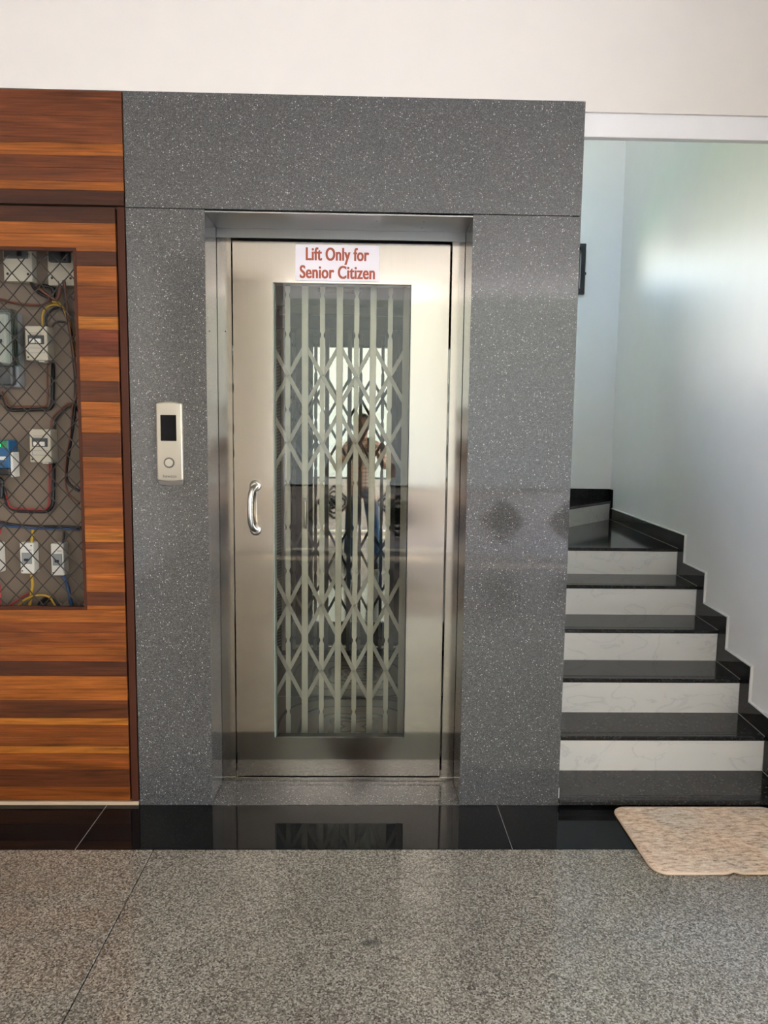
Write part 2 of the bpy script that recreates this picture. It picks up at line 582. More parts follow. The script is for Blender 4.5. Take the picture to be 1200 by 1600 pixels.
# upper wall over the lift and the stair opening, with its soffit
S(MB().prism([(-2.4, 3.5), (-2.4, ZT), (XR, ZT), (XR, 2.673), (1.775, 2.673), (1.775, 3.5)], 0.0, 0.06, 'y').done('wall_front', WHITE))
S(MB().box(-2.4, 1.775, 0.06, 0.225, ZT + 0.002, 3.5).done('wall_front_inner', WHITE))
S(MB().box(XR, 1.775, 0.010, 0.04, 2.590, 2.90, 0.002).done('trim_1', STAIRW))
# masonry of the lift shaft with the cladding panels on it
shaft = MB()
shaft.box(XL, OX0 - 0.02, 0.02, 0.42, 0, ZT)
shaft.box(OX1 + 0.02, XR - 0.0, 0.02, 0.42, 0, ZT)
shaft.box(OX0 - 0.02, OX1 + 0.02, 0.02, 0.42, OZ + 0.02, ZT)
shaft.box(XL, -0.72, 0.42, 1.5, 0, ZT)
shaft.box(0.66, XR, 0.42, 1.5, 0, ZT)
shaft.box(XL, XR, 1.42, 1.58, 0, ZT)
shaft.box(XL, XR, 0.226, 1.58, ZT, 3.8)
shaft.box(-1.3, XL, 0.226, 1.58, 3.6, 3.8)
shaft = S(shaft.done('wall_lift', STAIRW))
Z1 = 2.303
MB().box(XL, XR, 0.0, 0.02, Z1 + 0.0012, ZT, 0.0008).done('granite_panel', QUARTZ, shaft)
MB().box(XL, OX0, 0.0, 0.02, 0.0, Z1 - 0.0012, 0.0008).done('granite_panel', QUARTZ, shaft)
MB().box(OX1, XR, 0.0, 0.02, 0.0, Z1 - 0.0012, 0.0008).done('granite_panel', QUARTZ, shaft)
MB().box(OX0 - 0.02, OX0, 0.0205, 0.22, 0.0, Z1 - 0.003).done('granite_panel', QUARTZ, shaft)
MB().box(OX1, OX1 + 0.02, 0.0205, 0.22, 0.0, Z1 - 0.003).done('granite_panel', QUARTZ, shaft)
MB().box(OX0 + 0.001, OX1 - 0.001, 0.0005, 0.24, -0.03, 0.002, 0.0008).done('sill_slab', QUARTZ, shaft)
MB().box(XR, XR + 0.004, 0.004, 0.02, 0.0, 0.07, 0.001).done('plaster_patch', PLASTER, shaft)

# stair enclosure
S(MB().prism([(wallx(-1.0), -1.0), (wallx(3.06), 3.06), (wallx(3.06) + 0.25, 3.06), (wallx(-1.0) + 0.25, -1.0)], 0.0, 6.1, 'z').done('wall_right', STAIRW))
WX0, WX1, WZ0, WZ1 = 0.98, 1.68, 2.665, 3.015
UX0, UX1, UZ0, UZ1 = -1.12, 0.86, 1.95, 3.2
bw = MB().ring((0.88, 2.3, 0.0, 6.1), (WX0, WX1, WZ0, WZ1), 3.06, 3.28)
bw.ring((-1.2, 0.88, 0.0, 6.1), (UX0, UX1, UZ0, UZ1), 3.06, 3.28)
w2 = S(MB().ring((UX0 + 0.0005, UX1 - 0.0005, UZ0 + 0.0005, UZ1 - 0.0005), (UX0 + 0.03, UX1 - 0.03, UZ0 + 0.03, UZ1 - 0.03), 3.20, 3.25).done('window_2', BLACKP))
MB().box(UX0 + 0.03, UX1 - 0.03, 3.223, 3.227, UZ0 + 0.03, UZ1 - 0.03).done('pane', WGLASS, w2)
S(bw.done('wall_back', STAIRW))
lw = MB()
lw.box(-1.3, -1.2, 1.58, 3.28, 0, 6.1)
lw.box(-1.3, -1.2, 0.0, 1.58, 3.5, 6.1)
S(lw.done('wall_stair_left', STAIRW))
S(MB().box(-1.3, 2.3, 0.0, 3.28, 6.1, 6.2).done('ceiling_stair', WHITE))
sf = MB().ring((-1.3, 2.3, 3.5, 6.1), (-0.8, 1.7, 3.8, 5.9), 0.0, 0.2)
S(sf.done('wall_stair_front', WHITE))
w3 = S(MB().ring((-0.7995, 1.6995, 3.8005, 5.8995), (-0.75, 1.65, 3.85, 5.85), 0.06, 0.12).done('stair_light_window', WHITE))  # unseen window, added to brighten the stairwell and its back wall
MB().box(-0.75, 1.65, 0.088, 0.092, 3.85, 5.85).done('pane', WGLASS, w3)
for x in (0.13, 0.87):
    MB().box(x - 0.02, x + 0.02, 0.065, 0.085, 3.85, 5.85).done('mullion', WHITE, w3)
S(MB().box(-1.5, 2.5, -1.9, 0.0, 6.1, 6.2).done('sun_block_slab', CONC))  # unseen slab added to keep direct sun out of the window below
S(MB().box(-1.3, XL, 1.42, 1.58, 0, 3.8).done('wall_stair_inner', STAIRW))
# porch shell
S(MB().box(-2.5, 3.8, -7.4, 0.0, 3.5, 3.62).done('ceiling', WHITE))
S(MB().box(-2.5, -2.4, -6.5, 0.4, -0.06, 3.5).done('wall_left', WHITE))
S(MB().box(-2.4, XL, 0.32, 0.42, -0.03, 3.5).done('wall_cabinet_back', WHITE))
sw = MB()
sw.box(3.6, 3.75, -6.5, -5.9, -0.06, 3.5)
sw.box(3.6, 3.75, -1.8, 0.0, -0.06, 3.5)
sw.box(3.6, 3.75, -5.9, -1.3, -0.06, 0.25)
sw.box(3.6, 3.75, -5.9, -1.3, 2.45, 3.5)
S(sw.done('wall_side', WHITE))
S(MB().box(wallx(-1.0) + 0.2, 3.7, -0.1, 0.0, -0.06, 3.5).done('wall_front_right', WHITE))

# window high on the back wall of the stairs
wn = S(MB().ring((WX0 - 0.03, WX1 + 0.027, WZ0 - 0.02, WZ1 + 0.02), (WX0 + 0.02, WX1 - 0.012, WZ0 + 0.02, WZ1 - 0.02), 3.025, 3.10).done('window_1', BLACKP))
MB().ring((WX0 + 0.021, WX1 - 0.013, WZ0 + 0.021, WZ1 - 0.021), (WX0 + 0.04, WX1 - 0.03, WZ0 + 0.04, WZ1 - 0.04), 3.07, 3.09).done('sash', GREYP, wn)
MB().box(WX0 + 0.04, WX1 - 0.03, 3.078, 3.082, WZ0 + 0.04, WZ1 - 0.04).done('pane', WGLASS, wn)
MB().box(WX1 + 0.0275, WX1 + 0.033, 3.03, 3.06, WZ0 - 0.015, WZ1 - 0.03).done('side_strip', SATIN, wn)
MB().box(WX1 + 0.0275, WX1 + 0.036, 3.027, 3.06, WZ0 + 0.13, WZ0 + 0.15).done('hinge', BLACKP, wn)

# outside
S(MB().box(-40, 40, -60, -6.4, -0.3, -0.06).done('ground_street', CONC))
S(MB().box(3.6, 40, -6.4, 3.3, -0.3, -0.06).done('ground_side', CONC))
S(MB().box(-40, 40, 3.3, 40, -0.3, -0.06).done('ground_garden', LAWN))
S(MB().box(-40, -2.5, -6.4, 3.3, -0.3, -0.06).done('ground_lawn', LAWN))

# ================================================================ staircase
NY = [-0.018, 0.242, 0.511, 0.791, 1.097, 1.422]
NZ = [0.028, 0.186, 0.353, 0.516, 0.682, 0.842]
st = thing('staircase', (1.27, 0.0, 0.0), 'winding staircase with black granite treads and white marble risers beside the grey lift column', 'stairs')
SK = 0.013                               # skirting thickness
SX0 = XR + 0.001


def tread_profile(y0, y1, z, grooves):
    """side view of a slab with a rounded nose and fine anti-slip grooves"""
    t = 0.020
    p = [(y0 + 0.002, z - t), (y0, z - t + 0.003), (y0, z - 0.004), (y0 + 0.004, z)]
    for k in range(grooves):
        g = y0 + 0.022 + 0.016 * k
        p += [(g, z), (g + 0.0028, z - 0.0028), (g + 0.0056, z)]
    p += [(y1, z), (y1, z - t)]
    return p


for k in range(5):
    y0, y1, z = NY[k], NY[k + 1] + 0.03, NZ[k]
    b = MB()
    xr = wallx(NY[k]) - SK - 0.001
    poly = tread_profile(y0, y1, z, 2)
    b.prism(poly, SX0, xr, 'x')
    for v in b.bm.verts:                 # follow the slant of the wall
        if v.co.x > 1.3:
            v.co.x = wallx(v.co.y) - SK - 0.0034
    b.done('tread', TREAD, st)
for k in range(1, 6):                    # risers
    y = NY[k] + 0.004
    MB().box(SX0, wallx(y) - SK - 0.001, y, y + 0.018, NZ[k - 1], NZ[k] - 0.020).done('riser', MARBLE, st)
# winder: sixth tread is a kite, the seventh a wedge against the back wall
PV = (SX0, 1.615)
cw = (wallx(2.97) - SK, 2.97)
z6, z7 = NZ[5], 0.995
MB().prism([(SX0, NY[5]), (wallx(NY[5]) - SK - 0.0034, NY[5]), (wallx(3.0) - SK - 0.0034, 3.0), (cw[0], 3.0), PV], z6 - 0.02, z6, 'z').done('tread', TREAD, st)
dv = Vector((cw[0] - PV[0], cw[1] - PV[1])).normalized()
nv = Vector((-dv.y, dv.x))
o7 = [(PV[0] + nv.x * 0.012, PV[1] + nv.y * 0.012), (cw[0] + nv.x * 0.012 - 0.001, cw[1] + nv.y * 0.012), (cw[0] + nv.x * 0.03 - 0.001, cw[1] + nv.y * 0.03), (PV[0] + nv.x * 0.03, PV[1] + nv.y * 0.03)]
MB().prism(o7, z6, z7 - 0.02, 'z').done('riser', MARBLE, st)
MB().prism([PV, (cw[0] - 0.001, cw[1]), (wallx(3.045) - SK - 0.001, 3.045), (0.95, 3.045)], z7 - 0.02, z7, 'z').done('tread', TREAD, st)
z8 = z7 + 0.16
MB().prism([(SX0 - 0.01, 1.63), (0.94, 3.045), (0.92, 3.045), (SX0 - 0.03, 1.63)], z7, z8 - 0.02, 'z').done('riser', MARBLE, st)
MB().prism([(SX0, 1.62), (0.955, 3.045), (0.2, 3.045), (0.5, 1.6)], z8 - 0.02, z8, 'z').done('tread', TREAD, st)

# stepped skirting on the right-hand wall: one mitred piece per tread and per riser
bb = bpy.data.objects.new('baseboard_right', None); C.objects.link(bb); bb.location = (1.75, 0, 0); S(bb)
H_, U_ = 0.088, 0.088


def skirt_piece(poly, name='skirting_tile', m=None, t0=0.0, t1=SK, parent=None):
    b = MB()
    b.prism(poly, 0.0, 1.0, 'x')
    for v in b.bm.verts:
        a = v.co.x
        v.co.x = wallx(v.co.y) - (t0 if a < 0.5 else t1)
    return b.done(name, m or BLACK, parent or bb)


ys = NY + [3.045]
zs = NZ
for k in range(6):
    ya, yb = ys[k], ys[k + 1]
    z = zs[k]
    e_ = 0.0012
    ub = U_ if k < 5 else 0.07
    skirt_piece([(ya + e_, z - 0.02), (ya - U_ + e_, z + H_), (yb - ub - e_, z + H_), (yb - (0 if k < 5 else 0.07) - e_, z - 0.02)])
    if k < 5:
        skirt_piece([(yb + e_, z - 0.02), (yb - U_ + e_, z + H_), (yb - U_ + e_, zs[k + 1] + H_ - 0.002), (yb + e_, zs[k + 1] - 0.022)])
for k in range(6):
    ya, yb, z = ys[k], ys[k + 1], zs[k]
    ub = U_ if k < 5 else 0.07
    skirt_piece([(ya, z - 0.02), (ya - U_, z + H_), (yb - ub, z + H_), (yb - ub + U_ - 0.001, z - 0.02)], 'mortar', JOINT, 0.0, SK - 0.001)
    if k < 5:
        skirt_piece([(yb, z - 0.02), (yb - U_, z + H_), (yb - U_, zs[k + 1] + H_ - 0.003), (yb, zs[k + 1] - 0.023)], 'mortar', JOINT, 0.0, SK - 0.001)
    skirt_piece([(ya + 0.004, z - 0.004), (ya + 0.004, z + 0.0012), (yb - 0.005, z + 0.0012), (yb - 0.005, z - 0.004)], 'joint_line', JOINT, SK + 0.0001, SK + 0.0032)
skirt_piece([(2.975, z6 - 0.02), (2.975, z7 + 0.092), (3.045, z7 + 0.092), (3.045, z6 - 0.02)])
skirt_piece([(-0.999, 0.0), (-0.999, 0.10), (NY[0] - U_, 0.10), (NY[0] - U_, 0.0)])
# pale plaster lip along the top of the skirting
lip = []
for k in range(6):
    ya, yb, z = ys[k] - U_, ys[k + 1] - (U_ if k < 5 else 0.07), zs[k]
    skirt_piece([(ya - 0.006, z + H_ + 0.0005), (ya - 0.006, z + H_ + 0.007), (yb - 0.007, z + H_ + 0.007), (yb - 0.007, z + H_ + 0.0005)], 'plaster_lip', PLASTER, 0.0, SK * 0.9)
    if k < 5:
        skirt_piece([(yb - 0.0065, z + H_ + 0.0005), (yb - 0.0005, z + H_ + 0.0005), (yb - 0.0005, zs[k + 1] + H_ + 0.0065), (yb - 0.0065, zs[k + 1] + H_ + 0.0065)], 'plaster_lip', PLASTER, 0.0, SK * 0.9)
bk = bpy.data.objects.new('baseboard_back', None); C.objects.link(bk); bk.location = (1.5, 3.05, 1.0); S(bk)
MB().box(0.95, 1.60, 3.046, 3.0595, z7 - 0.02, z7 + 0.092).done('skirting_tile', BLACK, bk)
MB().box(1.602, wallx(3.046) - 0.001, 3.046, 3.0595, z7 - 0.02, z7 + 0.092).done('skirting_tile', BLACK, bk)

# ================================================================ lift door frame, door, glass
fr = thing('lift_door_frame', (-0.118, 0.2, 0.0), 'brushed steel door frame set back in the grey granite surround', 'door frame')
DX0, DX1, DZ0, DZ1 = -0.553, 0.321, 0.0235, 2.2495
MB().box(OX0 + 0.0005, DX0 - 0.003, 0.20, 0.27, 0.003, OZ - 0.035, 0.0012).done('jamb', STEEL, fr)
MB().box(DX1 + 0.005, OX1 - 0.0005, 0.20, 0.27, 0.003, OZ - 0.035, 0.0012).done('jamb', STEEL, fr)
MB().box(OX0 + 0.0005, OX1 - 0.0005, 0.196, 0.27, DZ1 + 0.007, OZ - 0.001, 0.0012).done('head_rail', STEELD, fr)
MB().box(OX0 + 0.0005, OX1 - 0.0005, 0.196, 0.27, 0.0025, DZ0 - 0.005, 0.001).done('bottom_rail', STEEL, fr)
MB().box(OX0 + 0.0005, OX1 - 0.0005, 0.003, 0.1945, OZ - 0.004, OZ + 0.001).done('soffit_sheet', STEELD, fr)
for x, z in ((0.02, 0.07), (0.20, 0.07), (0.02, 0.15), (0.20, 0.15)):
    MB().lathe([(0.004, 0), (0.004, 0.001), (0.002, 0.002)], (x, z, OZ - 0.004), (0, 0, -1), 10).done('screw', STEELD, fr)
for x, z in ((-0.639, 1.891), (-0.582, 1.892), (0.384, 1.851)):
    MB().lathe([(0.003, 0), (0.003, 0.0006), (0.001, 0.0008)], (x, 0.1995, z), (0, -1, 0), 10).done('screw', DGREYP, fr)

door = thing('lift_door', (-0.115, 0.2, 0.02), 'stainless steel swing door of the lift with a tall glass panel', 'door')
GX0, GX1, GZ0, GZ1 = -0.391, 0.1645, 0.192, 2.0875
leaf = MB().ring((DX0 + 0.002, DX1 - 0.003, DZ0, DZ1 - 0.004), (GX0, GX1, GZ0, GZ1), 0.201, 0.245)
leaf.done('leaf', STEEL, door)
MB().box(GX0 + 0.001, GX1 - 0.001, 0.2035, 0.2085, GZ0 + 0.001, GZ1 - 0.001).done('glass', GLASS, door)
MB().ring((DX0 + 0.012, DX1 - 0.013, DZ0 + 0.01, DZ1 - 0.012), (GX0 + 0.001, GX1 - 0.001, GZ0 + 0.001, GZ1 - 0.001), 0.2452, 0.250).done('shade_sheet', CABP, door)  # dark sheet laid over the steel: shade on the door's inside as colour
MB().box(GX0 + 0.0005, GX0 + 0.004, 0.2025, 0.2034, GZ0 + 0.002, GZ1 - 0.002).done('glazing_bead', GEDGE, door)
MB().ring((GX0 + 0.0005, GX1 - 0.0005, GZ0 + 0.0005, GZ1 - 0.0005), (GX0 + 0.004, GX1 - 0.004, GZ0 + 0.004, GZ1 - 0.004), 0.209, 0.245).done('shade_lining', CABP, door)  # dark lining added so the steel ledge behind the glass looks shaded
MB().box(GX0 + 0.0045, GX0 + 0.008, 0.212, 0.235, GZ0 + 0.002, GZ1 - 0.002).done('glazing_bead', GEDGE, door)
# pull handle: two roses and a bowed bar
hx, hz0, hz1 = -0.472, 1.083, 1.277
hd = MB().tube(spline([(hx + 0.008, 0.205, hz1 - 0.006), (hx + 0.007, 0.185, hz1 - 0.008), (hx - 0.003, 0.163, hz1 - 0.022), (hx - 0.008, 0.152, hz1 - 0.055),
                       (hx - 0.009, 0.150, (hz0 + hz1) / 2), (hx - 0.008, 0.152, hz0 + 0.055), (hx - 0.003, 0.163, hz0 + 0.022), (hx + 0.007, 0.185, hz0 + 0.008), (hx + 0.008, 0.205, hz0 + 0.006)], 5), 0.0112, 16)
hd = hd.done('pull_handle', SATIN, door, 'all')
for z in (hz0 + 0.006, hz1 - 0.006):
    MB().lathe([(0.0235, 0), (0.0235, 0.004), (0.020, 0.008), (0.014, 0.010), (0.0125, 0.016), (0.010, 0.016)], (hx + 0.006, 0.201, z), (0, -1, 0), 24).done('rose', SATIN, hd, True)

# sign glued above the glass
SGX0, SGX1, SGZ0, SGZ1 = -0.301, 0.035, 2.096, 2.2355
sg = MB().box(SGX0, SGX1, 0.1965, 0.2005, SGZ0, SGZ1, 0.0006).done('lift_sign', SIGNW)
tag(sg, 'white acrylic sign in brick red letters stuck above the glass of the steel door', 'sign')


def text_mesh(txt, size, off, extr, sx, name, m, parent, cx, y, cz, bold=0.0):
    cu = bpy.data.curves.new(name, 'FONT')
    cu.body = txt; cu.size = size; cu.offset = off; cu.extrude = extr
    cu.align_x = 'CENTER'; cu.align_y = 'CENTER'
    cu.space_character = 1.04
    o = bpy.data.objects.new(name, cu); C.objects.link(o)
    bpy.context.view_layer.update()
    me = bpy.data.meshes.new_from_object(o.evaluated_get(bpy.context.evaluated_depsgraph_get()))
    bpy.data.objects.remove(o); bpy.data.curves.remove(cu)
    xs_ = [v.co.x for v in me.vertices]; zs_ = [v.co.y for v in me.vertices]
    mx, mz = (min(xs_) + max(xs_)) / 2, (min(zs_) + max(zs_)) / 2
    if isinstance(sx, tuple):
        sx = sx[0] / (max(xs_) - min(xs_))
    for v in me.vertices:
        x_, z_, d_ = v.co.x, v.co.y, v.co.z
        v.co = (cx + (x_ - mx) * sx, y - d_, cz + (z_ - mz))
    if bold:                             # heavier stems
        bm = bmesh.new()
        for k, dx in enumerate((-bold, 0.0, bold)):
            n0 = len(bm.verts)
            bm.from_mesh(me)
            bm.verts.ensure_lookup_table()
            for v in bm.verts[n0:]:
                v.co.x += dx; v.co.y -= 0.00003 * k
        bm.to_mesh(me); bm.free()
    return link_mesh(me, name, m, parent)


text_mesh('Lift Only for', 0.070, 0.0008, 0.0006, (0.250,), 'lettering', SIGNR, sg, -0.133, 0.1962, 2.192, 0.0014)
text_mesh('Senior Citizen', 0.070, 0.0008, 0.0006, (0.298,), 'lettering', SIGNR, sg, -0.133, 0.1962, 2.130, 0.0014)

# call panel on the left column
cp = thing('call_panel', (-0.752, 0.0, 1.44), 'silver lift call panel with black display and round button on the left granite column', 'call panel')
px0, px1, pz0, pz1 = -0.801, -0.702, 1.285, 1.597


def panel_outline(x0, x1, z0, z1, arch, n=8):
    out = []
    for k in range(n + 1):
        t = k / n; x = x0 + (x1 - x0) * t
        out.append((x, z0 - arch * math.sin(math.pi * t)))
    for k in range(n + 1):
        t = 1 - k / n; x = x0 + (x1 - x0) * t
        out.append((x, z1 + arch * math.sin(math.pi * t)))
    return out


MB().prism(panel_outline(px0, px1, pz0 + 0.018, pz1 - 0.004, 0.006), -0.024, 0.0, 'y', 0.007, 3).done('body', SILVER, cp, True)
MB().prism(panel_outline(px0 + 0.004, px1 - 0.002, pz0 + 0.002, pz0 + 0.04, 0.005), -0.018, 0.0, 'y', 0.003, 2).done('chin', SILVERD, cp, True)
MB().box(-0.7835, -0.7245, -0.0255, -0.02, 1.452, 1.549, 0.0012).done('display', SCREENM, cp)
MB().lathe([(0.0205, 0), (0.0205, 0.003), (0.0180, 0.0035), (0.0150, 0.001)], (-0.7535, -0.0235, 1.370), (0, -1, 0), 28).done('button_ring', SILVERD, cp, True)
MB().lathe([(0.0150, 0), (0.0150, 0.004), (0.0140, 0.005)], (-0.7535, -0.0235, 1.370), (0, -1, 0), 28).done('button', SILVER, cp, True)
text_mesh('hewson', 0.016, 0.0002, 0.0002, (0.050,), 'lettering', SILVERD, cp, -0.752, -0.0242, 1.319)

# ================================================================ collapsible gate inside the lift
GY = 0.38
cg = thing('collapsible_gate', (-0.12, GY, 0.0), 'silver collapsible lattice gate behind the glass of the steel door', 'gate')
wide = [-0.572, -0.423, -0.278, -0.130, 0.0135, 0.160]
narrow = [-0.497, -0.3525, -0.204, -0.0575, 0.0865]
for i, x in enumerate(wide):
    hw = 0.0135 if i < 5 else 0.019
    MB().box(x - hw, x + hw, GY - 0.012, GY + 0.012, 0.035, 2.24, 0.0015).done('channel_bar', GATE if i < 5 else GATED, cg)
pin = [2.075, 1.909, 1.728, 1.591, 1.453, 1.275, 1.078, 0.883, 0.726, 0.570, 0.430, 0.238, 0.12]


def pinched(x):
    zs_ = [0.04]
    L_, R_ = [(x - 0.0105, 0.04)], [(x + 0.0105, 0.04)]
    for z in sorted(pin):
        for dz, w_ in ((-0.016, 0.0105), (-0.004, 0.0055), (0.004, 0.0055), (0.016, 0.0105)):
            L_.append((x - w_, z + dz)); R_.append((x + w_, z + dz))
    L_.append((x - 0.0105, 2.15)); R_.append((x + 0.0105, 2.15))
    return R_ + L_[::-1]


for x in narrow:
    b = MB(); pl = pinched(x)
    n_ = len(pl) // 2
    R_, L_ = pl[:n_], pl[n_:][::-1]
    for k in range(n_ - 1):
        q0 = [(L_[k][0], L_[k][1]), (R_[k][0], R_[k][1]), (R_[k + 1][0], R_[k + 1][1]), (L_[k + 1][0], L_[k + 1][1])]
        b.prism(q0, GY - 0.004, GY + 0.004, 'y')
    bmesh.ops.remove_doubles(b.bm, verts=b.bm.verts[:], dist=1e-5)
    b.done('flat_bar', GATE, cg)
tiers = [(1.867, 1.608), (1.581, 1.317), (0.877, 0.586), (0.571, 0.290)]


def strip(x0, z0, x1, z1, y, w_=0.0085, t=0.002):
    d = Vector((x1 - x0, z1 - z0)).normalized(); nn = Vector((-d.y, d.x)) * w_
    return MB().prism([(x0 + nn.x, z0 + nn.y), (x0 - nn.x, z0 - nn.y), (x1 - nn.x, z1 - nn.y), (x1 + nn.x, z1 + nn.y)], y - t, y + t, 'y')


for i in range(5):
    for za, zb in tiers:
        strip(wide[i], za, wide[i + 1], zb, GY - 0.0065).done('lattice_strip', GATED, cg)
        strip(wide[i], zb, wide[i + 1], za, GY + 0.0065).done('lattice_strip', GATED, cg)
        MB().lathe([(0.006, 0), (0.006, 0.002), (0.003, 0.004)], (narrow[i], GY - 0.0085, (za + zb) / 2), (0, -1, 0), 10).done('rivet', SATIN, cg)
MB().box(-0.62, 0.375, GY - 0.02, GY + 0.02, 2.18, 2.26).done('top_track', DGREYP, cg)
MB().box(-0.62, 0.375, GY - 0.018, GY + 0.018, 0.002, 0.035).done('floor_track', DGREYP, cg)
gh = MB().tube(spline([(-0.274, GY - 0.012, 1.207), (-0.274, GY - 0.026, 1.204), (-0.274, GY - 0.036, 1.19), (-0.274, GY - 0.036, 1.095), (-0.274, GY - 0.026, 1.081), (-0.274, GY - 0.012, 1.078)], 5), 0.0055, 10).done('grip', SATIN, cg, 'all')
for z in (1.212, 1.073):
    MB().box(-0.282, -0.266, GY - 0.015, GY - 0.0122, z - 0.008, z + 0.008).done('grip_plate', SATIN, gh)

# lift cabin
cb = thing('lift_cabin', (-0.12, 0.8, 0.0), 'dim lift cabin with mirror back wall and patterned floor behind the collapsible gate', 'lift cabin')
MB().box(-0.66, 0.44, 0.42, 1.19, -0.02, 0.001).done('cabin_floor', VINYL, cb)
MB().box(-0.66, 0.44, 0.27, 0.419, -0.02, 0.0005).done('threshold', STEELD, cb)
MB().box(-0.72, -0.602, 0.275, 0.3, 0.0, 2.36).done('shade_liner', DGREYP, cb)  # dark liners added over the pale masonry to keep the cabin dim
MB().box(0.372, 0.48, 0.275, 0.3, 0.0, 2.36).done('shade_liner', DGREYP, cb)
MB().box(-0.72, -0.70, 0.3, 0.43, 0.0, 2.36).done('shade_liner', DGREYP, cb)
MB().box(0.48, 0.5, 0.3, 0.43, 0.0, 2.36).done('shade_liner', DGREYP, cb)
MB().box(-0.70, -0.66, 0.43, 1.23, 0.0, 2.36).done('side_panel', CABP, cb)
MB().box(0.44, 0.48, 0.43, 1.23, 0.0, 2.36).done('side_panel', CABP, cb)
MB().box(-0.66, 0.44, 0.43, 1.19, 2.32, 2.36).done('ceiling_panel', DGREYP, cb)
MB().box(-0.66, 0.44, 1.19, 1.23, 0.0, 2.36).done('back_panel', STEELD, cb)
MB().box(-0.655, 0.435, 1.182, 1.1895, 0.012, 2.315).done('mirror', MIRROR, cb)
rb = MB().box(-0.655, -0.575, 0.424, 0.429, 0.02, 2.1)
rb.done('fascia', RUBBER, cb)
rb = MB()
for k in range(100):
    z = 0.05 + k * 0.02
    rb.prism([(-0.652, z), (-0.578, z + 0.03), (-0.578, z + 0.037), (-0.652, z + 0.007)], 0.429, 0.434, 'y')
o = rb.done('rib', GREYP, cb); o['kind'] = 'stuff'
MB().box(-0.30, -0.05, 0.60, 0.95, 2.295, 2.319, 0.004).done('fan_cover', BLACKP, cb)

# ================================================================ meter cabinet
cab = thing('meter_cabinet', (-1.5, 0.1, 0.0), 'tall walnut laminate meter cabinet with a wire mesh door left of the lift', 'cabinet')
CX0, CX1 = -2.10, -0.906
cc = MB()
cc.box(CX0, CX1, 0.20, 0.22, 0.016, ZT)
cc.done('back_board', CARC, cab)
cc = MB()
cc.box(CX1 - 0.018, CX1 - 0.002, 0.022, 0.20, 0.016, ZT - 0.002)
cc.box(CX0, CX0 + 0.016, 0.022, 0.20, 0.016, ZT - 0.002)
cc.box(CX0 + 0.016, CX1 - 0.018, 0.022, 0.20, 2.30, 2.316)
cc.box(CX0 + 0.016, CX1 - 0.018, 0.022, 0.20, 0.016, 0.032)
cc.done('carcass', DARKIN, cab)
MB().box(CX1 - 0.0275, CX1 - 0.0015, -0.002, 0.022, 0.017, 2.3035, 0.001).done('frame_post', EDGE, cab)
MB().box(CX0, CX0 + 0.0275, -0.002, 0.022, 0.017, 2.3035, 0.001).done('frame_post', EDGE, cab)
MB().box(CX0, CX1 - 0.001, -0.004, 0.022, 0.0005, 0.0155, 0.001).done('plinth_strip', PLINTH, cab)
# plank colours (linear)
BR = (0.38, 0.125, 0.016); OR = (0.28, 0.080, 0.012); ME = (0.19, 0.050, 0.009); DK = (0.095, 0.026, 0.008); VD = (0.062, 0.018, 0.007); RD = (0.13, 0.029, 0.011); CV = (0.15, 0.040, 0.012)
ct = [2.706, 2.616, 2.525, 2.481, 2.438, 2.391, 2.360, 2.309]
cols = [CV, CV, OR, CV, CV, OR, VD]
tp = MB().box(CX0, CX1 - 0.001, 0.012, 0.021, ct[-1], ct[0]).done('top_panel', EDGE, cab)
for i, c in enumerate(cols):
    MB().box(CX0, CX1 - 0.001, -0.002 - 0.0004 * (i % 2), 0.012, ct[i + 1] + 0.0003, ct[i] - 0.0003, 0.0005).done('plank', WOOD, tp, color=c)
DXL, DXR = CX0 + 0.036, -0.9405
OPX0, OPX1 = -1.92, -1.0865
OPZ0, OPZ1 = 0.797, 2.155
cd = MB().ring((DXL, DXR, 0.0215, 2.2995), (OPX0, OPX1, OPZ0, OPZ1), 0.010, 0.020).done('cabinet_door', EDGE, cab)
low = [0.795, 0.746, 0.706, 0.647, 0.616, 0.590, 0.531, 0.479, 0.433, 0.360, 0.333, 0.286, 0.244, 0.215, 0.149, 0.077, 0.020]
lc = [OR, ME, ME, OR, ME, VD, OR, OR, DK, BR, ME, ME, BR, ME, DK, ME]
for i, c in enumerate(lc):
    MB().box(DXL, DXR, -0.003 - 0.0004 * (i % 2), 0.010, low[i + 1] + 0.0003, low[i] - 0.0003, 0.0005).done('plank', WOOD, cd, color=c)
top = [2.301, 2.245, 2.204, 2.156]
for i, c in enumerate([VD, OR, OR]):
    MB().box(DXL, DXR, -0.003 - 0.0004 * (i % 2), 0.010, top[i + 1] + 0.0003, top[i] - 0.0003, 0.0005).done('plank', WOOD, cd, color=c)
stl = [2.157, 2.144, 2.092, 2.020, 1.909, 1.861, 1.764, 1.672, 1.595, 1.538, 1.479, 1.388, 1.369, 1.283, 1.195, 1.099, 1.062, 1.034, 0.942, 0.866, 0.813, 0.796]
scs = [OR, VD, OR, ME, BR, RD, OR, DK, OR, OR, DK, OR, ME, ME, OR, BR, ME, OR, OR, DK, OR]
for x0, x1 in ((OPX1 + 0.0008, DXR), (DXL, OPX0 - 0.0008)):
    for i, c in enumerate(scs):
        MB().box(x0, x1, -0.003 - 0.0004 * (i % 2), 0.010, stl[i + 1] + 0.0003, stl[i] - 0.0003, 0.0005).done('plank', WOOD, cd, color=c)
MB().ring((OPX0 - 0.0006, OPX1 + 0.0006, OPZ0 - 0.0006, OPZ1 + 0.0006), (OPX0 + 0.011, OPX1 - 0.011, OPZ0 + 0.011, OPZ1 - 0.011), -0.0036, 0.012).done('edging', EDGE, cd)
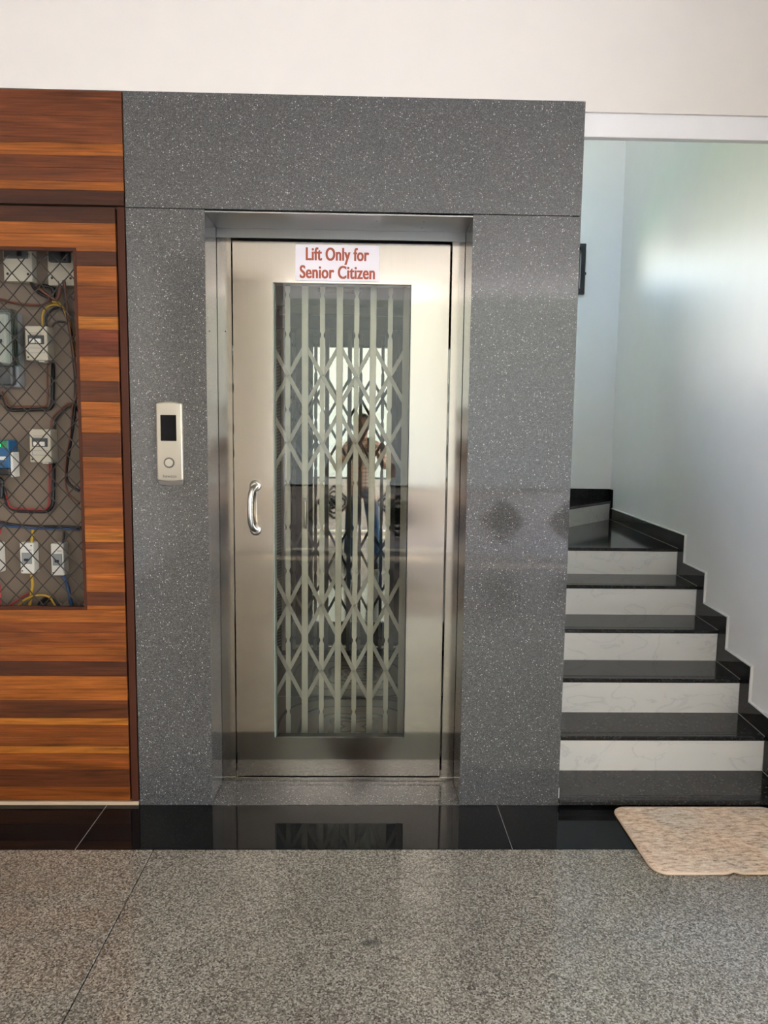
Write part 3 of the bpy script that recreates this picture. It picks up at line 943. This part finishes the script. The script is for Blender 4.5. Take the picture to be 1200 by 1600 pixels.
# crimped diamond mesh, every wire on its own
PXm, PZm = 0.0705, 0.0785
mx0, mx1, mz0, mz1 = OPX0 + 0.004, OPX1 - 0.004, OPZ0 + 0.004, OPZ1 - 0.004
sl = PZm / PXm
ncol = int((mx1 - mx0) / PXm); tot = (mx1 - mx0) + (mz1 - mz0) / sl
for fam in (1, -1):
    k = 0
    c0 = mx0 - (mz1 - mz0) / sl if fam == 1 else mx0
    c = c0 + 0.028
    while c < c0 + tot:
        # line: x = c + fam*(z - mz0)/sl
        pts = []
        steps = int((mz1 - mz0) / (PZm / 2) * 2) + 2
        for s_ in range(-1, steps + 1):
            z = mz0 + s_ * PZm / 4
            x = c + fam * (z - mz0) / sl
            if mx0 <= x <= mx1 and mz0 <= z <= mz1:
                ph = s_ + (0 if fam == 1 else 0)
                y = 0.015 + fam * 0.0024 * math.cos(math.pi * (s_ / 2 + k))
                pts.append((x, y, z))
        if len(pts) >= 3:
            MB().tube(pts, 0.0022, 6).done('wire', WIRE, cd, 'all')
        k += 1
        c += PXm

BY = 0.2                                   # face of the back board


def item_root(name, x, z, label, cat, group=None):
    return thing(name, (x, BY, z), label, cat, group)


def fuse(x0, x1, z0, z1, label):
    r = item_root('fuse_carrier', (x0 + x1) / 2, z0, label, 'fuse box', 'fuse carriers at the top of the meter cabinet')
    MB().box(x0, x1, 0.155, BY - 0.0005, z0, z1, 0.004, 2).done('base', CREAM, r)
    MB().box(x0 + 0.012, x1 - 0.012, 0.135, 0.156, z0 + 0.085, z1 - 0.015, 0.004, 2).done('carrier', DGREYP, r)
    MB().box((x0 + x1) / 2 + 0.008, (x0 + x1) / 2 + 0.028, 0.131, 0.136, z0 + 0.09, z1 - 0.03, 0.002).done('grip', BLACKP, r)
    for x in (x0 + 0.016, x1 - 0.016):
        MB().lathe([(0.005, 0), (0.005, 0.001), (0.002, 0.0012)], (x, 0.155, z0 + 0.028), (0, -1, 0), 10).done('screw', BLACKP, r)


fuse(-1.433, -1.322, 2.065, 2.235, 'cream fuse carrier with dark insert at the top, above the loop of black cable')
fuse(-1.262, -1.158, 2.052, 2.235, 'cream fuse carrier in the top corner of the mesh next to the wood stile')


def isolator(x0, z0, x1, z1, label):
    r = item_root('isolator_switch', (x0 + x1) / 2, z0, label, 'switch', 'cream isolators in the meter cabinet')
    MB().box(x0, x1, 0.135, BY - 0.0005, z0, z1, 0.004, 2).done('enclosure', CREAM, r)
    cx, cz, h = (x0 + x1) / 2, (z0 + z1) / 2, z1 - z0
    MB().box(x0 + 0.012, x1 - 0.012, 0.131, 0.1352, cz - 0.004, cz + 0.030, 0.001).done('window', DGREYP, r)
    for k in range(2):
        MB().box(cx - 0.022 + k * 0.024, cx - 0.002 + k * 0.024, 0.122, 0.131, cz - 0.001, cz + 0.016, 0.002).done('toggle', WHITEP, r)
    MB().ring((x0 + 0.010, x1 - 0.010, z0 + 0.028, z0 + 0.048), (x0 + 0.012, x1 - 0.012, z0 + 0.030, z0 + 0.046), 0.1342, 0.1352).done('rating_plate', GREYP, r)
    for k in range(2):
        MB().box(x0 + 0.016, x1 - 0.022, 0.1342, 0.1352, z1 - 0.028 - k * 0.006, z1 - 0.0265 - k * 0.006).done('print_line', SILVERD, r)
    MB().lathe([(0.004, 0), (0.004, 0.001), (0.002, 0.0012)], (x0 + 0.01, 0.135, z0 + 0.012), (0, -1, 0), 10).done('screw', DGREYP, r)
    MB().box(cx + 0.002, cx + 0.026, 0.145, 0.185, z0 - 0.006, z0 + 0.002, 0.001).done('gland', WHITEP, r)


isolator(-1.350, 1.760, -1.264, 1.893, 'cream two pole isolator beside the clear electricity meter, upper of the pair')
isolator(-1.349, 1.360, -1.265, 1.492, 'cream two pole isolator with a small white gland, beside the blue meter')

# clear-cased meter
em = item_root('electricity_meter', -1.49, 1.66, 'grey electricity meter in a clear case at the left edge of the mesh', 'meter')
MB().box(-1.60, -1.385, 0.145, BY - 0.0005, 1.655, 1.945, 0.006, 2).done('base', GREYP, em)
MB().box(-1.585, -1.415, 0.118, 0.1455, 1.745, 1.935, 0.004).done('face_plate', WHITEP, em)
MB().box(-1.57, -1.435, 0.113, 0.118, 1.865, 1.925, 0.003).done('dial_window', BLACKP, em)
MB().box(-1.57, -1.43, 0.114, 0.118, 1.825, 1.838, 0.001).done('dial_strip', BLACKP, em)
MB().ring((-1.605, -1.38, 1.735, 1.95), (-1.600, -1.385, 1.74, 1.945), 0.10, 0.145).done('clear_rim', m_glass('clear_case', (0.75, 0.85, 0.8)), em)
MB().box(-1.605, -1.38, 0.0985, 0.1, 1.735, 1.95).done('clear_cover', WGLASS, em)
MB().box(-1.59, -1.395, 0.112, 0.1445, 1.66, 1.735, 0.005).done('terminal_cover', DGREYP, em)
# blue meter with a green indicator
bmx = item_root('solar_meter', -1.5, 1.305, 'blue electronic meter with a glowing green indicator at the left edge of the mesh', 'meter')
MB().box(-1.60, -1.425, 0.125, BY - 0.0005, 1.335, 1.447, 0.005, 2).done('case', BLUEP, bmx)
MB().box(-1.60, -1.428, 0.121, 0.1255, 1.415, 1.445, 0.002).done('top_band', GREENP, bmx)
MB().box(-1.475, -1.455, 0.1185, 0.1212, 1.421, 1.436, 0.001).done('indicator', LED, bmx)
MB().box(-1.462, -1.438, 0.1225, 0.1255, 1.368, 1.382, 0.002).done('label_plate', WHITEP, bmx)
MB().box(-1.60, -1.428, 0.128, 0.185, 1.308, 1.3345, 0.003).done('terminal_cover', BLACKP, bmx)
MB().box(-1.4245, -1.415, 0.13, 0.185, 1.30, 1.40, 0.002).done('side_clip', WHITEP, bmx)


def breaker(x0, x1, z0, z1, label):
    r = item_root('circuit_breaker', (x0 + x1) / 2, z0, label, 'circuit breaker', 'white circuit breakers in the bottom row')
    MB().box(x0, x1, 0.15, BY - 0.0005, z0, z1, 0.005, 2).done('enclosure', WHITEP, r)
    w_ = x1 - x0; h = z1 - z0
    MB().box(x0 + w_ * 0.16, x1 - w_ * 0.12, 0.1465, 0.1505, z0 + h * 0.32, z0 + h * 0.68, 0.001).done('breaker_face', GREYP, r)
    MB().box(x0 + w_ * 0.36, x0 + w_ * 0.68, 0.1385, 0.1466, z0 + h * 0.42, z0 + h * 0.50, 0.002).done('toggle', BLACKP, r)
    for x, z in ((x1 - 0.008, z1 - 0.012), (x0 + 0.008, z0 + 0.012)):
        MB().lathe([(0.003, 0), (0.003, 0.0008), (0.001, 0.001)], (x, 0.15, z), (0, -1, 0), 8).done('screw', DGREYP, r)
    MB().box(x0 + w_ * 0.5, x1 - w_ * 0.15, 0.1492, 0.1502, z1 - h * 0.24, z1 - h * 0.225).done('print_line', SILVERD, r)


breaker(-1.548, -1.494, 0.909, 1.031, 'white circuit breaker fed by red wire, cut by the edge of the photo')
breaker(-1.412, -1.357, 0.906, 1.034, 'white circuit breaker fed by yellow wire, middle of the bottom row')
breaker(-1.288, -1.236, 0.899, 1.032, 'white circuit breaker fed by black and blue wire, nearest the wood stile')


def cable(pts, r, m, label, y=0.185, name='cable', rnd=0.03, yy=None, spl=False):
    P3 = [(x, (yy[i] if yy else y), z) for i, (x, z) in enumerate(pts)]
    P3 = spline(P3, 6) if spl else round_path(P3, rnd)
    o = MB().tube(P3, r, 8).done(name, m, None, 'all')
    return tag(o, label, 'cable')


cable([(-1.558, 1.623), (-1.467, 1.622), (-1.456, 1.569), (-1.428, 1.566), (-1.285, 1.573), (-1.275, 1.591), (-1.266, 1.754)], 0.0075, BLACKR, 'black cable bent in a square U under the upper isolator')
cable([(-1.466, 1.640), (-1.446, 1.579), (-1.418, 1.581), (-1.295, 1.583), (-1.288, 1.601), (-1.283, 1.753)], 0.0038, BROWNR, 'brown wire following the square black loop below the upper isolator', y=0.1732)
cable([(-1.548, 1.271), (-1.480, 1.259), (-1.473, 1.181), (-1.440, 1.160), (-1.311, 1.157), (-1.287, 1.183), (-1.277, 1.355)], 0.0075, BLACKR, 'black cable bent in a square U under the lower isolator')
cable([(-1.468, 1.228), (-1.457, 1.176), (-1.429, 1.168), (-1.310, 1.167), (-1.297, 1.188), (-1.289, 1.355)], 0.0038, REDR, 'red wire following the black loop below the lower isolator', y=0.1732)
cable([(-1.650, 1.294), (-1.491, 1.293), (-1.480, 1.249), (-1.484, 1.212)], 0.009, BLACKR, 'short black cable stub hanging under the blue meter', y=0.16, spl=True)
cable([(-1.281, 1.492), (-1.274, 1.533), (-1.242, 1.569), (-1.208, 1.595), (-1.185, 1.587), (-1.182, 1.534)], 0.0045, BROWNR, 'brown cable arching from the lower isolator towards the wood stile', y=0.176, spl=True)
cable([(-1.270, 1.492), (-1.265, 1.528), (-1.235, 1.561), (-1.203, 1.583), (-1.173, 1.567)], 0.0045, BLACKR, 'thin black cable arching beside the brown one over the lower isolator', y=0.188, spl=True)
cable([(-1.660, 1.136), (-1.506, 1.114), (-1.450, 1.102), (-1.352, 1.095), (-1.248, 1.096), (-1.175, 1.092)], 0.0065, BLACKR, 'black cable bundle running level above the row of breakers', y=0.182, spl=True)
cable([(-1.661, 1.121), (-1.486, 1.099), (-1.419, 1.094), (-1.326, 1.087), (-1.237, 1.088), (-1.180, 1.086)], 0.004, BLUER, 'thin dark blue cable running under the level black bundle', y=0.176, spl=True)
cable([(-1.619, 1.999), (-1.468, 2.001), (-1.414, 1.989), (-1.349, 1.981), (-1.293, 1.984), (-1.257, 2.012)], 0.0045, BROWNR, 'brown cable sagging across below the fuse carriers', y=0.182, spl=True)
cable([(-1.338, 2.072), (-1.321, 2.040), (-1.287, 2.016), (-1.257, 2.009), (-1.249, 2.032), (-1.261, 2.049), (-1.301, 2.053), (-1.311, 2.043)], 0.007, BLACKR, 'black cable curled in a loop below the first fuse carrier', y=0.172, spl=True)
cable([(-1.222, 2.069), (-1.218, 2.037), (-1.227, 2.005), (-1.247, 2.002), (-1.306, 2.046)], 0.006, BROWNR, 'dark brown cable dropping from the corner fuse carrier', y=0.160, spl=True)
cable([(-1.296, 1.894), (-1.292, 1.944), (-1.268, 1.974), (-1.233, 1.980), (-1.208, 1.965), (-1.192, 1.913), (-1.178, 1.813), (-1.172, 1.674)], 0.0045, YELR, 'yellow cable arching over and down beside the wood stile', y=0.168, spl=True)
cable([(-1.238, 1.985), (-1.211, 1.965), (-1.197, 1.926), (-1.188, 1.876), (-1.176, 1.796), (-1.166, 1.700)], 0.0045, YELR, 'yellow cable running straight down close to the wood stile behind the black one', y=0.188, spl=True)
cable([(-1.248, 1.990), (-1.220, 1.983), (-1.201, 1.953), (-1.190, 1.906), (-1.182, 1.851), (-1.172, 1.750)], 0.004, YELR, 'thin yellow cable lying over the arched yellow one at its top', y=0.155, spl=True)
cable([(-1.286, 1.894), (-1.285, 1.934), (-1.259, 1.965), (-1.228, 1.968), (-1.209, 1.938), (-1.191, 1.876), (-1.181, 1.776)], 0.0045, BLACKR, 'black cable arching inside the yellow one above the upper isolator', y=0.182, spl=True)
cable([(-1.200, 2.070), (-1.197, 2.000), (-1.189, 1.926), (-1.175, 1.813), (-1.167, 1.675), (-1.176, 1.547), (-1.198, 1.418), (-1.214, 1.327), (-1.210, 1.283), (-1.185, 1.257), (-1.165, 1.246)], 0.006, BLACKR, 'long black cable hanging down along the wood stile', y=0.152, spl=True)
cable([(-1.192, 2.070), (-1.187, 2.001), (-1.178, 1.896), (-1.164, 1.776), (-1.157, 1.649), (-1.178, 1.572), (-1.189, 1.470), (-1.207, 1.387), (-1.215, 1.301), (-1.206, 1.241), (-1.181, 1.215), (-1.161, 1.194)], 0.004, BROWNR, 'long brown cable twisted round the hanging black one', y=0.14, spl=True)
cable([(-1.256, 1.895), (-1.245, 1.908), (-1.220, 1.915), (-1.190, 1.901), (-1.177, 1.839)], 0.0045, BLACKR, 'short black cable curving over the right side of the upper isolator', y=0.165, spl=True)
cable([(-1.513, 1.029), (-1.503, 1.059), (-1.492, 1.091)], 0.0055, REDR, 'short red wire feeding the first breaker from above', y=0.168, spl=True)
cable([(-1.521, 0.904), (-1.510, 0.856), (-1.507, 0.802), (-1.514, 0.754)], 0.0055, REDR, 'red wire hanging under the breaker at the edge of the photo', y=0.168, spl=True)
cable([(-1.501, 0.756), (-1.458, 0.778), (-1.415, 0.808), (-1.388, 0.822)], 0.004, REDR, 'thin red wire sloping up to the yellow one', y=0.178, spl=True)
cable([(-1.372, 1.031), (-1.367, 1.060), (-1.365, 1.086)], 0.0065, YELR, 'short yellow wire feeding the middle breaker from above', y=0.168, spl=True)
cable([(-1.377, 0.900), (-1.374, 0.857), (-1.383, 0.809), (-1.391, 0.755)], 0.0065, YELR, 'yellow wire hanging under the middle breaker', y=0.168, spl=True)
cable([(-1.432, 0.768), (-1.399, 0.798), (-1.362, 0.814), (-1.320, 0.817), (-1.294, 0.804), (-1.274, 0.766)], 0.0045, YELR, 'yellow wire arched over the black coil at the bottom', y=0.150, spl=True)
cable([(-1.245, 1.029), (-1.241, 1.056), (-1.239, 1.082)], 0.005, BLACKR, 'short black wire feeding the breaker nearest the stile', y=0.168, spl=True)
cable([(-1.246, 0.898), (-1.230, 0.850), (-1.223, 0.804), (-1.212, 0.756)], 0.0075, BLUER, 'dark blue cable hanging under the breaker nearest the stile', y=0.165, spl=True)
b = MB()
for k in range(3):
    cx, cz, rr = -1.313 + 0.004 * k, 0.771 - 0.01, 0.042 - 0.006 * k
    b.tube([(cx + rr * math.cos(a), 0.168 + 0.008 * k, cz + rr * math.sin(a)) for a in [2 * math.pi * i / 20 for i in range(20)]], 0.005, 7, True)
tag(b.done('cable_coil', BLACKR, None, 'all'), 'black cable wound in a coil at the bottom of the mesh opening', 'cable')
for x, z in ((-1.174, 1.703), (-1.176, 1.637)):
    o = MB().lathe([(0.008, 0), (0.008, 0.004), (0.004, 0.006)], (x, BY, z), (0, -1, 0), 12).done('fixing_screw', BLACKP, cab)

# ================================================================ door mat
tm = thing('doormat', (1.31, -0.25, 0.0), 'beige woven doormat with rounded corners in front of the stairs', 'doormat')


def rrect(x0, x1, y0, y1, r, n=6):
    out = []
    for cx, cy, a0 in ((x1 - r, y1 - r, 0), (x0 + r, y1 - r, 90), (x0 + r, y0 + r, 180), (x1 - r, y0 + r, 270)):
        for k in range(n + 1):
            a = math.radians(a0 + 90 * k / n)
            out.append((cx + r * math.cos(a), cy + r * math.sin(a)))
    return out


def lift(x, y):
    """a small wrinkle in the front hem"""
    d = math.exp(-((x - 1.262) / 0.018) ** 2) * max(0.0, 1 - (y + 0.463) / 0.09)
    return 0.010 * d


def grid_mat(x0, x1, y0, y1, r, z0, z1):
    bm = bmesh.new()
    nx, ny = 110, 70
    top_, g = {}, {}
    for i in range(nx + 1):
        for j in range(ny + 1):
            x = x0 + (x1 - x0) * i / nx; y = y0 + (y1 - y0) * j / ny
            # pull the corner vertices onto the rounded outline
            cx = min(max(x, x0 + r), x1 - r); cy = min(max(y, y0 + r), y1 - r)
            d = math.hypot(x - cx, y - cy)
            if d > 0:
                m_ = max(abs(x - cx), abs(y - cy))
                x, y = cx + (x - cx) * m_ / d, cy + (y - cy) * m_ / d
            z = z1 + random.uniform(-0.0012, 0.0012) + 0.0009 * math.sin(y * 420) + lift(x, y)
            top_[i, j] = bm.verts.new((x, y, z))
    for i in range(nx):
        for j in range(ny):
            bm.faces.new((top_[i, j], top_[i + 1, j], top_[i + 1, j + 1], top_[i, j + 1]))
    edge = [top_[i, 0] for i in range(nx + 1)] + [top_[nx, j] for j in range(1, ny + 1)] + [top_[i, ny] for i in range(nx - 1, -1, -1)] + [top_[0, j] for j in range(ny - 1, 0, -1)]
    low_ = [bm.verts.new((v.co.x, v.co.y, z0 + lift(v.co.x, v.co.y) * 0.8)) for v in edge]
    n = len(edge)
    for k in range(n):
        bm.faces.new((edge[k], low_[k], low_[(k + 1) % n], edge[(k + 1) % n]))
    bm.faces.new(low_[::-1])
    path = [(v.co.x, v.co.y, (z0 + z1) / 2 + lift(v.co.x, v.co.y)) for v in edge[::2]]
    return bm, path


mb = MB(); mb.bm.free()
mb.bm, hem = grid_mat(0.990, 1.635, -0.462, -0.032, 0.05, 0.001, 0.0105)
mb.done('pile', MATM, tm, 'all')
MB().tube(hem, 0.0052, 6, True).done('binding', MATB, tm, 'all')

# ================================================================ behind the camera: what the steel, the granite and the mirror reflect
def diamond_leaf(x0, x1, cs, label):
    r = thing('entrance_gate', ((x0 + x1) / 2, -6.2, 0), label, 'gate')
    MB().ring((x0, x1, 0.02, 0.86), (x0 + 0.05, x1 - 0.05, 0.06, 0.82), -6.22, -6.18).done('gate_frame', IRONW, r)
    MB().box(x0 + 0.05, x1 - 0.05, -6.205, -6.195, 0.06, 0.82).done('sheet', IRONW, r)
    MB().box(x0, x1, -6.225, -6.175, 0.845, 0.872).done('top_rail', IRONB, r)
    for c in cs:
        h = 0.265
        d = MB()
        pts = [(c + h, 0.465), (c, 0.465 + h), (c - h, 0.465), (c, 0.465 - h)]
        for i in range(4):
            a, b_ = pts[i], pts[(i + 1) % 4]
            d.tube([(a[0], -6.185, a[1]), (b_[0], -6.185, b_[1])], 0.018, 6)
        for k in range(8):
            a = math.pi * k / 4
            rr = h * 0.68 / max(abs(math.cos(a)) + abs(math.sin(a)), 0.1)
            pr = [(c + rr * 0.55 * math.cos(a) + rr * 0.42 * math.cos(t) , -6.185, 0.465 + rr * 0.55 * math.sin(a) + rr * 0.42 * math.sin(t)) for t in [2 * math.pi * i / 12 for i in range(12)]]
            d.tube(pr, 0.016, 6, True)
        d.tube([(c + 0.05 * math.cos(t), -6.185, 0.465 + 0.05 * math.sin(t)) for t in [2 * math.pi * i / 12 for i in range(12)]], 0.03, 6, True)
        d.done('diamond_ornament', IRONB, r)


diamond_leaf(-1.10, 0.96, (-0.55, 0.40), 'pale entrance gate with black diamond ornaments reflected in the door glass')
diamond_leaf(1.20, 3.10, (1.73, 2.59), 'pale entrance gate with black diamond ornaments reflected in the right granite column')
for x0, x1, nm in ((0.97, 1.19, 'pillar_middle'), (3.2, 3.6, 'pillar_corner'), (-1.5, -1.11, 'pillar_inner')):
    S(MB().box(x0, x1, -6.4, -6.1, -0.05, 3.5, 0.01).done(nm, WHITE))
S(MB().box(-2.4, -1.5, -6.35, -6.2, -0.05, 3.5).done('wall_porch', WHITE))

hs = thing('house', (0, -17, -0.06), 'cream house across the street reflected in the steel door', 'house')
hm = MB().box(-12, 12, -21, -17, -0.06, 11.0).done('facade', HOUSE, hs)
MB().box(-12.3, 12.3, -21, -16.6, 11.0, 11.3).done('roof_slab', CONC, hs)
for x in (-9.4, -6.4, 7.2):
    wf = MB().ring((x, x + 1.5, 2.0, 3.3), (x + 0.08, x + 1.42, 2.08, 3.22), -17.0, -16.94).done('window', WHITE, hs)
    MB().box(x + 0.08, x + 1.42, -16.99, -16.98, 2.08, 3.22).done('pane', GREYP, wf)
    for k in range(5):
        MB().box(x + 0.3 + k * 0.22, x + 0.33 + k * 0.22, -16.975, -16.955, 2.08, 3.22).done('grille_bar', IRONB, wf)

# garden hedge seen only as light on the stair wall
hb = MB()
bmesh.ops.create_icosphere(hb.bm, subdivisions=5, radius=1.0)
for v in hb.bm.verts:
    n_ = math.sin(v.co.x * 31) * math.sin(v.co.y * 27) * math.sin(v.co.z * 29)
    v.co = (v.co.x * 5.0 + 0.5, v.co.y * 1.1 + 7.6, max(v.co.z * 2.0 + 0.3, -0.06) + 0.14 * n_)
tag(hb.done('hedge', HEDGE), 'green garden hedge outside the stair window', 'hedge')


# ---------------------------------------------------------------- person taking the photograph (seen in the cabin mirror)
def skin(name, verts, edges, radii, mat, parent, sub=2, root=0):
    me = bpy.data.meshes.new(name)
    me.from_pydata([Vector(v) for v in verts], edges, [])
    o = bpy.data.objects.new(name, me); C.objects.link(o)
    mo = o.modifiers.new('skin', 'SKIN'); mo.use_smooth_shade = True
    mo.branch_smoothing = 0.6
    for i, sv in enumerate(me.skin_vertices[0].data):
        r = radii[i]
        sv.radius = (r, r) if not isinstance(r, tuple) else r
        sv.use_root = (i == root)
    sb = o.modifiers.new('sub', 'SUBSURF'); sb.levels = sub; sb.render_levels = sub
    bpy.context.view_layer.update()
    res = bpy.data.meshes.new_from_object(o.evaluated_get(bpy.context.evaluated_depsgraph_get()))
    bpy.data.objects.remove(o); bpy.data.meshes.remove(me)
    return link_mesh(res, name, mat, parent, 'all')


PX, PY = -0.07, -3.06
pr = thing('person', (PX, PY, 0.0), 'person in plaid shirt and jeans holding a phone, reflected in the lift mirror', 'person')
V_, E_, R_ = [], [], []


def jn(p, r, par=None):
    V_.append(p); R_.append(r)
    if par is not None:
        E_.append((par, len(V_) - 1))
    return len(V_) - 1


pel = jn((PX, PY, 0.93), 0.135)
wst = jn((PX, PY, 1.09), 0.120, pel)
chs = jn((PX, PY + 0.01, 1.28), 0.135, wst)
uch = jn((PX, PY + 0.01, 1.41), 0.095, chs)
nk = jn((PX, PY + 0.03, 1.50), 0.052, uch)
hd0 = jn((PX, PY + 0.06, 1.57), 0.070, nk)
hd1 = jn((PX, PY + 0.065, 1.66), 0.078, hd0)
hd2 = jn((PX, PY + 0.055, 1.715), 0.058, hd1)
arm = {}
for s in (-1, 1):
    sh = jn((PX + s * 0.165, PY, 1.415), 0.058, uch)
    el = jn((PX + s * 0.27, PY + 0.06, 1.15), 0.043, sh)
    fa = jn((PX + s * 0.19, PY + 0.19, 1.27), 0.036, el)
    wr = jn((0.018 + s * 0.062, -2.775, 1.362), 0.026, fa)
    pm = jn((0.018 + s * 0.070, -2.760, 1.392), 0.025, wr)
    arm[s] = pm
    hp_ = jn((PX + s * 0.09, PY, 0.88), 0.095, pel)
    kn = jn((PX + s * 0.13, PY + 0.02, 0.49), 0.060, hp_)
    an = jn((PX + s * 0.15, PY - 0.02, 0.09), 0.040, kn)
    ft = jn((PX + s * 0.165, PY + 0.13, 0.045), 0.038, an)
bd = skin('body', V_, E_, R_, SKIN, pr)
# fingers: four unequal, bent round the phone edge, and a thumb on the screen side
for s in (-1, 1):
    px_ = 0.018 + s * 0.068
    ex = 0.018 + s * 0.040
    for k, ln in enumerate((0.9, 1.0, 0.95, 0.75)):
        z = 1.415 - 0.019 * k
        v = [(px_, -2.750, z - 0.008), (ex + s * 0.012, -2.722, z), (ex - s * 0.006, -2.7065, z + 0.002), (ex - s * (0.010 + 0.014 * ln), -2.7063, z + 0.003)]
        skin('finger', v, [(0, 1), (1, 2), (2, 3)], [0.0095, 0.0085, 0.0078, 0.0065], SKIN, bd, 1)
    v = [(px_, -2.755, 1.388), (ex + s * 0.006, -2.752, 1.412), (ex - s * 0.014, -2.742, 1.432)]
    skin('thumb', v, [(0, 1), (1, 2)], [0.011, 0.0095, 0.0075], SKIN, bd, 1)
hy = PY + 0.06
b = MB()
b.prism([(-0.013, 1.615), (0.013, 1.615), (0.006, 1.655), (-0.006, 1.655)], hy + 0.07, hy + 0.098, 'y', 0.004)
for v in b.bm.verts:
    v.co.x += PX
b.done('nose', SKIN, bd, True)
for s in (-1, 1):
    MB().lathe([(0.0, 0), (0.007, 0.001), (0.010, 0.004), (0.007, 0.008)], (PX + s * 0.031, hy + 0.066, 1.652), (0, 1, 0), 12).done('eye', WHITEP, bd, True)
    MB().lathe([(0.005, 0), (0.004, 0.002)], (PX + s * 0.031, hy + 0.0735, 1.652), (0, 1, 0), 10).done('iris', BLACKP, bd)
    MB().lathe([(0.014, 0), (0.026, 0.006), (0.022, 0.012)], (PX + s * 0.074, hy - 0.005, 1.635), (s, 0.2, 0), 14).done('ear', SKIN, bd, True)
MB().tube([(PX - 0.024, hy + 0.066, 1.592), (PX, hy + 0.074, 1.590), (PX + 0.024, hy + 0.066, 1.592)], 0.006, 8).done('mouth', M_('lips', (0.30, 0.10, 0.08), 0.5), bd, True)
hv = MB()
bmesh.ops.create_icosphere(hv.bm, subdivisions=3, radius=1.0)
for v in hv.bm.verts:
    x, y, z = v.co
    if z < -0.1 and y > -0.2:
        z = -0.1; y = min(y, 0.0)
    if y > 0.55 and z < 0.45:
        y = 0.5
    v.co = (PX + x * 0.088, hy - 0.010 + y * 0.096, 1.672 + z * 0.095)
hv.done('hair', HAIR, bd, 'all')
SV, SE, SR = [], [], []
def sj(p, r, par=None):
    SV.append(p); SR.append(r)
    if par is not None:
        SE.append((par, len(SV) - 1))
    return len(SV) - 1
a0 = sj((PX, PY, 1.10), 0.145)
a1 = sj((PX, PY, 0.90), 0.155, a0)
a2 = sj((PX, PY + 0.01, 1.28), 0.150, a0)
a3 = sj((PX, PY + 0.01, 1.41), 0.110, a2)
a4 = sj((PX, PY + 0.025, 1.475), 0.064, a3)
for s in (-1, 1):
    b0 = sj((PX + s * 0.165, PY, 1.415), 0.072, a3)
    b1 = sj((PX + s * 0.27, PY + 0.06, 1.15), 0.060, b0)
    b2 = sj((PX + s * 0.225, PY + 0.135, 1.215), 0.050, b1)
skin('shirt', SV, SE, SR, PLAID, pr)
SV, SE, SR = [], [], []
a0 = sj((PX, PY, 0.93), 0.142)
a1 = sj((PX, PY, 0.99), 0.136, a0)
for s in (-1, 1):
    b0 = sj((PX + s * 0.09, PY, 0.86), 0.105, a0)
    b1 = sj((PX + s * 0.13, PY + 0.02, 0.49), 0.076, b0)
    b2 = sj((PX + s * 0.15, PY - 0.01, 0.10), 0.068, b1)
skin('jeans', SV, SE, SR, JEANS, pr)
for s in (-1, 1):
    b = MB()
    b.prism([(PX + s * 0.165 + dx, PY + dy) for dx, dy in ((-0.045, -0.08), (0.045, -0.08), (0.052, 0.06), (0.045, 0.17), (0.015, 0.21), (-0.02, 0.205), (-0.045, 0.15), (-0.05, 0.05))], 0.001, 0.085, 'z', 0.012, 2)
    b.done('shoe', LEATHER, pr, True)
ph = thing('phone', (0.018, -2.72, 1.40), 'black smartphone held upright in both hands of the person', 'phone')
MB().box(-0.020, 0.056, -2.7235, -2.7155, 1.330, 1.490, 0.003, 2).done('case', BLACKP, ph, True)
MB().box(-0.016, 0.052, -2.7240, -2.7234, 1.335, 1.485).done('screen', SCREENM, ph)
MB().box(-0.014, 0.012, -2.7155, -2.7125, 1.440, 1.482, 0.001).done('camera_bump', DGREYP, ph)
